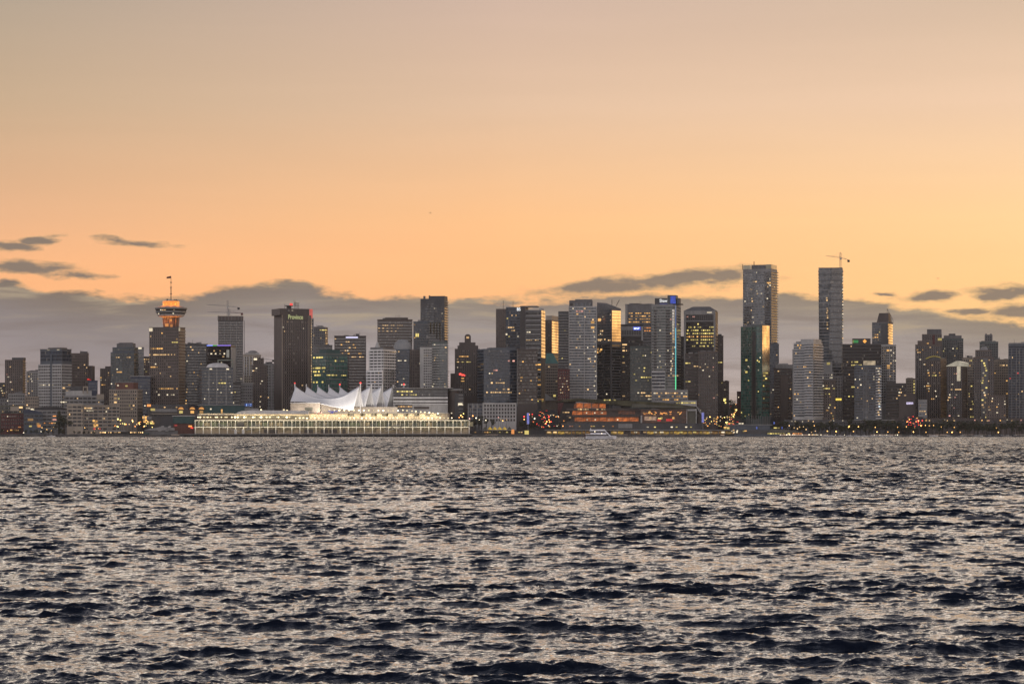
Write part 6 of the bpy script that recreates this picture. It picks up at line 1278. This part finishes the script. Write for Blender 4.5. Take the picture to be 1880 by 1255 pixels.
for key, n, lab in (('gap', 16, 'car with glowing tail lights climbing the street under the sunset gap'), ('mid', 10, 'car with glowing tail lights on the plaza ramp east of the convention hall'), ('park', 16, 'car with red tail lights on the street climbing behind the park trees')):
    (xa, xb), (xc, xd), y0, y1, Da, Db = STREETS[key]
    for i in range(n):
        f = (i+R()*.7)/n; D = Da+(Db-Da)*f; w0, w1 = xa+(xc-xa)*f, xb+(xd-xb)*f
        zz = CAMH+(HOR-y0)*Da/F; z2 = CAMH+(HOR-y1)*Db/F; z = zz+(z2-zz)*f
        car(w0+(w1-w0)*(.18+.64*R()), HOR-(z-CAMH)*F/D, D, lab, 'cars on the climbing streets, '+key)
for i in range(16):
    f = R(); D = 2984; px = 1664+R()*30; py = 768+R()*14
    lamp_post(px, py, D-4-R()*3, random.choice(('red', 'orange', 'red', 'amber')), 'red traffic light cluster above the street behind the park trees', 'red lights behind the park trees', .6, CAMH+(HOR-py)*D/F-3.5)
# ------------------------------------------------------------------ blue banners, motor yacht, moored boats, birds
def banner(px, y0, y1, D, label):
    k = D/F; root = empty('banner_pylon', ((px-940)/F*D, D, GZ), 0, label, 'banner'); z0, z1 = CAMH+(HOR-y1)*k-GZ, CAMH+(HOR-y0)*k-GZ
    MB().box(-1.3, 1.3, 0, .5, z0, z1).build('panel', emis('banner_violet', (.32, .34, .95), .55, .45, (.5, .5, .25)), root); MB().box(-.3, .3, .1, .4, 0, z0-.01).build('post', W['grey'], root); MB().box(-1.5, 1.5, -.1, .6, z1+.01, z1+.4).build('cap', W['pale'], root)
banner(969.5, 758, 778, 2948, 'tall violet lit banner pylon beside the busy plaza lights'); banner(1290.5, 757, 775, 2950, 'violet lit banner pylon under the roof strut of the convention hall')
k = 1936/F; yb = empty('motor_yacht', ((1103-940)/F*1936, 1936, 0), 0, 'white motor yacht with dark windows and a raked windscreen crossing before the far shore', 'boat')
white = wall('hull_white', (.90, .89, .92), .35, .15); X = lambda px: (px-1103)*k; Zb = lambda py: (806-py)*k
def hull(name, st, zs, m):
    vs, fs = [], []
    for px, hw, z0, z1 in st: vs += [(X(px), -hw*.82, z0), (X(px), -hw, z1), (X(px), hw, z1), (X(px), hw*.82, z0)]
    for i in range(len(st)-1):
        b_ = i*4
        for j in range(4): fs.append((b_+j, b_+4+j, b_+4+(j+1) % 4, b_+(j+1) % 4))
    fs += [(0, 1, 2, 3), tuple((len(st)-1)*4+j for j in (3, 2, 1, 0))]
    return mesh(name, vs, fs)
obj('hull', hull('hull', [(1075.5, 2.6, -.5, Zb(800.2)), (1090, 2.9, -.5, Zb(800.2)), (1112, 2.7, -.5, Zb(800.1)), (1124, 1.7, -.5, Zb(799.9)), (1131.5, .12, .6, Zb(799.5))], None, white), white, yb)
MB().box(X(1076.5), X(1126), -3.0, 3.0, Zb(802.4), Zb(801.9)).build('rub_rail', W['midgrey'], yb)
MB().box(X(1076), X(1128), -2.5, 2.5, -.05, Zb(805.0)).build('waterline_stripe', W['black'], yb)
MB().prism([(X(1076), Zb(800.1)), (X(1119), Zb(800.1)), (X(1114), Zb(797.4)), (X(1077.5), Zb(797.4))], -2.3, 2.3).build('main_window_strip', W['black'], yb)
MB().prism([(X(1075), Zb(797.3)), (X(1114), Zb(797.3)), (X(1113), Zb(796.3)), (X(1075.5), Zb(796.3))], -2.5, 2.5).build('side_deck', white, yb)
MB().prism([(X(1084), Zb(796.2)), (X(1113.5), Zb(796.2)), (X(1112.3), Zb(794.1)), (X(1084), Zb(794.1))], -2.05, 2.05).build('upper_cabin', white, yb)
MB().prism([(X(1084.5), Zb(794.05)), (X(1112.2), Zb(794.05)), (X(1110.2), Zb(791)), (X(1084.5), Zb(791))], -2.0, 2.0).build('upper_window_strip', W['black'], yb)
MB().prism([(X(1082), Zb(790.9)), (X(1110.5), Zb(790.9)), (X(1107), Zb(787.8)), (X(1083), Zb(788.2))], -2.3, 2.3).build('fly_bridge', white, yb)
for sy in (-2.42, 2.3): MB().prism([(X(1119), Zb(800)), (X(1121.5), Zb(800)), (X(1109.5), Zb(787.6)), (X(1106.8), Zb(787.6))], sy, sy+.14).build('windscreen_frame', white, yb)
MB().prism([(X(1118.6), Zb(800)), (X(1119.6), Zb(800)), (X(1111.8), Zb(791.5)), (X(1110.9), Zb(791.5))], -2.25, 2.25).build('windscreen', W['black'], yb)
MB().bar((X(1084.5), 0, Zb(788.6)), (X(1084.5), 0, Zb(785.5)), .3, 8).build('radar_mast', white, yb); MB().box(X(1106), X(1109), -.6, .6, Zb(788.1), Zb(786)).build('radar_dome', W['maroon'], yb)
for i in range(8): MB().bar((X(1116+i*1.9), -1.9+i*.22, Zb(799.9)), (X(1116+i*1.9), -1.9+i*.22, Zb(797.6)), .05).build('rail_post', W['pale'], yb)
for px, py in ((1092, 791.8), (1104.5, 795.2)):
    q = obj('cabin_light', lamp_mesh('white', 4.0), None, yb, (X(px), -2.15, Zb(py))); q.scale = (.3, .2, .3)
MB().box(X(1072), X(1075.4), -2.2, 2.2, .25, .8).build('swim_platform', W['darkgrey'], yb); obj('flag', mesh('flag', [(X(1072.5), 0, 2.1), (X(1075), 0, 2.6), (X(1075), 0, 3.6), (X(1072.5), 0, 3.0)], [(0, 1, 2, 3)]), W['maroon'], yb)
def sailboat(px, D, h, label, group, hullm='white'):
    root = empty('sailboat', ((px-940)/F*D, D, 0), random.uniform(-.5, .5), label, 'boat', group)
    vs, fs = [], []
    for x_, hw, z1 in ((-4.5, 1.1, 1.0), (-1, 1.5, .95), (2.5, 1.1, 1.1), (4.8, .06, 1.35)): vs += [(x_, -hw*.6, -.3), (x_, -hw, z1), (x_, hw, z1), (x_, hw*.6, -.3)]
    for i in range(3):
        for j in range(4): fs.append((i*4+j, i*4+4+j, i*4+4+(j+1) % 4, i*4+(j+1) % 4))
    fs += [(0, 1, 2, 3), (15, 14, 13, 12)]
    key = ('sailhull', hullm)
    if key not in LITME: LITME[key] = mesh('hull', vs, fs); LITME[key].materials.append(W[hullm]); LITME['cabin'] = MB().prism([(-2, 1.0), (1.8, 1.0), (1.2, 1.6), (-1.8, 1.6)], -.8, .8).me('cabin'); LITME['cabin'].materials.append(W['pale']); LITME['boom'] = MB().bar((.6, 0, 2.2), (-3.8, 0, 2.3), .14, 6).me('boom'); LITME['boom'].materials.append(W['navy'])
    obj('hull', LITME[key], None, root); obj('cabin', LITME['cabin'], None, root); MB().bar((.6, 0, 1), (.6, 0, h), .12, 6).build('mast', W['steel'], root); obj('boom', LITME['boom'], None, root)
for i, px in enumerate((1673, 1687, 1714, 1741, 1766, 1792, 1797, 1817, 1841, 1850, 1864)): sailboat(px, 2893-R()*3, 5+R()*3, 'small moored sailboat with a bare mast below the park trees', 'sailboats moored below the park', random.choice(('white', 'navy', 'grey')))
sailboat(94, 2895, 10, 'lone white sailboat below the grey shed at the eastern shore', None)
for i in range(9): sailboat(1510+i*15+R()*6, 2896, 3+R()*2, 'low white boat moored at the floating marina dock', 'boats at the floating marina dock')
dock = empty('floating_dock', ((1578-940)/F*2899, 2899, 0), 0, 'long pale floating marina dock below the park trees', 'dock'); MB().box(-46, 46, -1.2, 1.2, -.3, .5).build('deck', W['pale'], dock)
for i in range(10): MB().bar((-44+i*9.7, 1.3, -.5), (-44+i*9.7, 1.3, 2.4), .16, 6).build('pile', W['darkgrey'], dock)
dk = empty('floating_dock', ((1398-940)/F*2899, 2899, 0), 0, 'dark seaplane dock low on the water, edged with tiny lamps', 'dock'); MB().box(-42, 60, -2, 2, -.3, .6).build('deck', W['midgrey'], dk); MB().box(-30, 20, -.5, 1.8, .61, 2.6).build('shelter', W['slate'], dk)
def bird(px, py, D, s, label):
    root = empty('gull', ((px-940)/F*D, D, CAMH+(HOR-py)*D/F), 0, label, 'bird')
    mb = MB().lathe([(.01, -.42), (.11, -.2), (.13, .05), (.08, .25), (.02, .42)], seg=8); me = mb.me('body')
    for v in me.vertices: v.co = Vector((v.co.z, v.co.y, v.co.x))*s
    me.materials.append(W['darkgrey']); obj('body', me, None, root)
    for sy in (-1, 1):
        w_ = mesh('wing', [(a*s, sy*b_*s, c*s) for a, b_, c in ((.18, .08, .03), (-.15, .08, .03), (-.12, .55, .22), (.12, .55, .24), (-.16, 1.15, .10), (-.02, 1.15, .12))], [(0, 1, 2, 3), (3, 2, 4, 5)]); w_.materials.append(W['midgrey']); obj('wing', w_, None, root)
    root.rotation_euler = (0, 0, .6)
bird(790, 391, 420, .34, 'tiny dark gull gliding high in the orange sky above mid city'); bird(1722, 511, 420, .34, 'tiny gull above the western loose clouds')
# ------------------------------------------------------------------ the thin evening haze over the harbour
hz = MB().box(-2700, 2700, -80, 6200, -5.5, 246).me('haze'); hm = bpy.data.materials.new('evening_haze'); hm.use_nodes = True
h_ = N(hm.node_tree); h_.n.clear(); ho = h_.new('ShaderNodeOutputMaterial'); hv = h_.new('ShaderNodeVolumePrincipled')
hv.inputs['Color'].default_value = (.86, .82, .80, 1); hv.inputs['Density'].default_value = 1.7e-5; hv.inputs['Anisotropy'].default_value = .1
h_.l.new(hv.outputs[0], ho.inputs['Volume'])
hm.cycles.homogeneous_volume = True
tag(obj('haze', hz, hm), kind='stuff')
SC.cycles.volume_bounces = 0
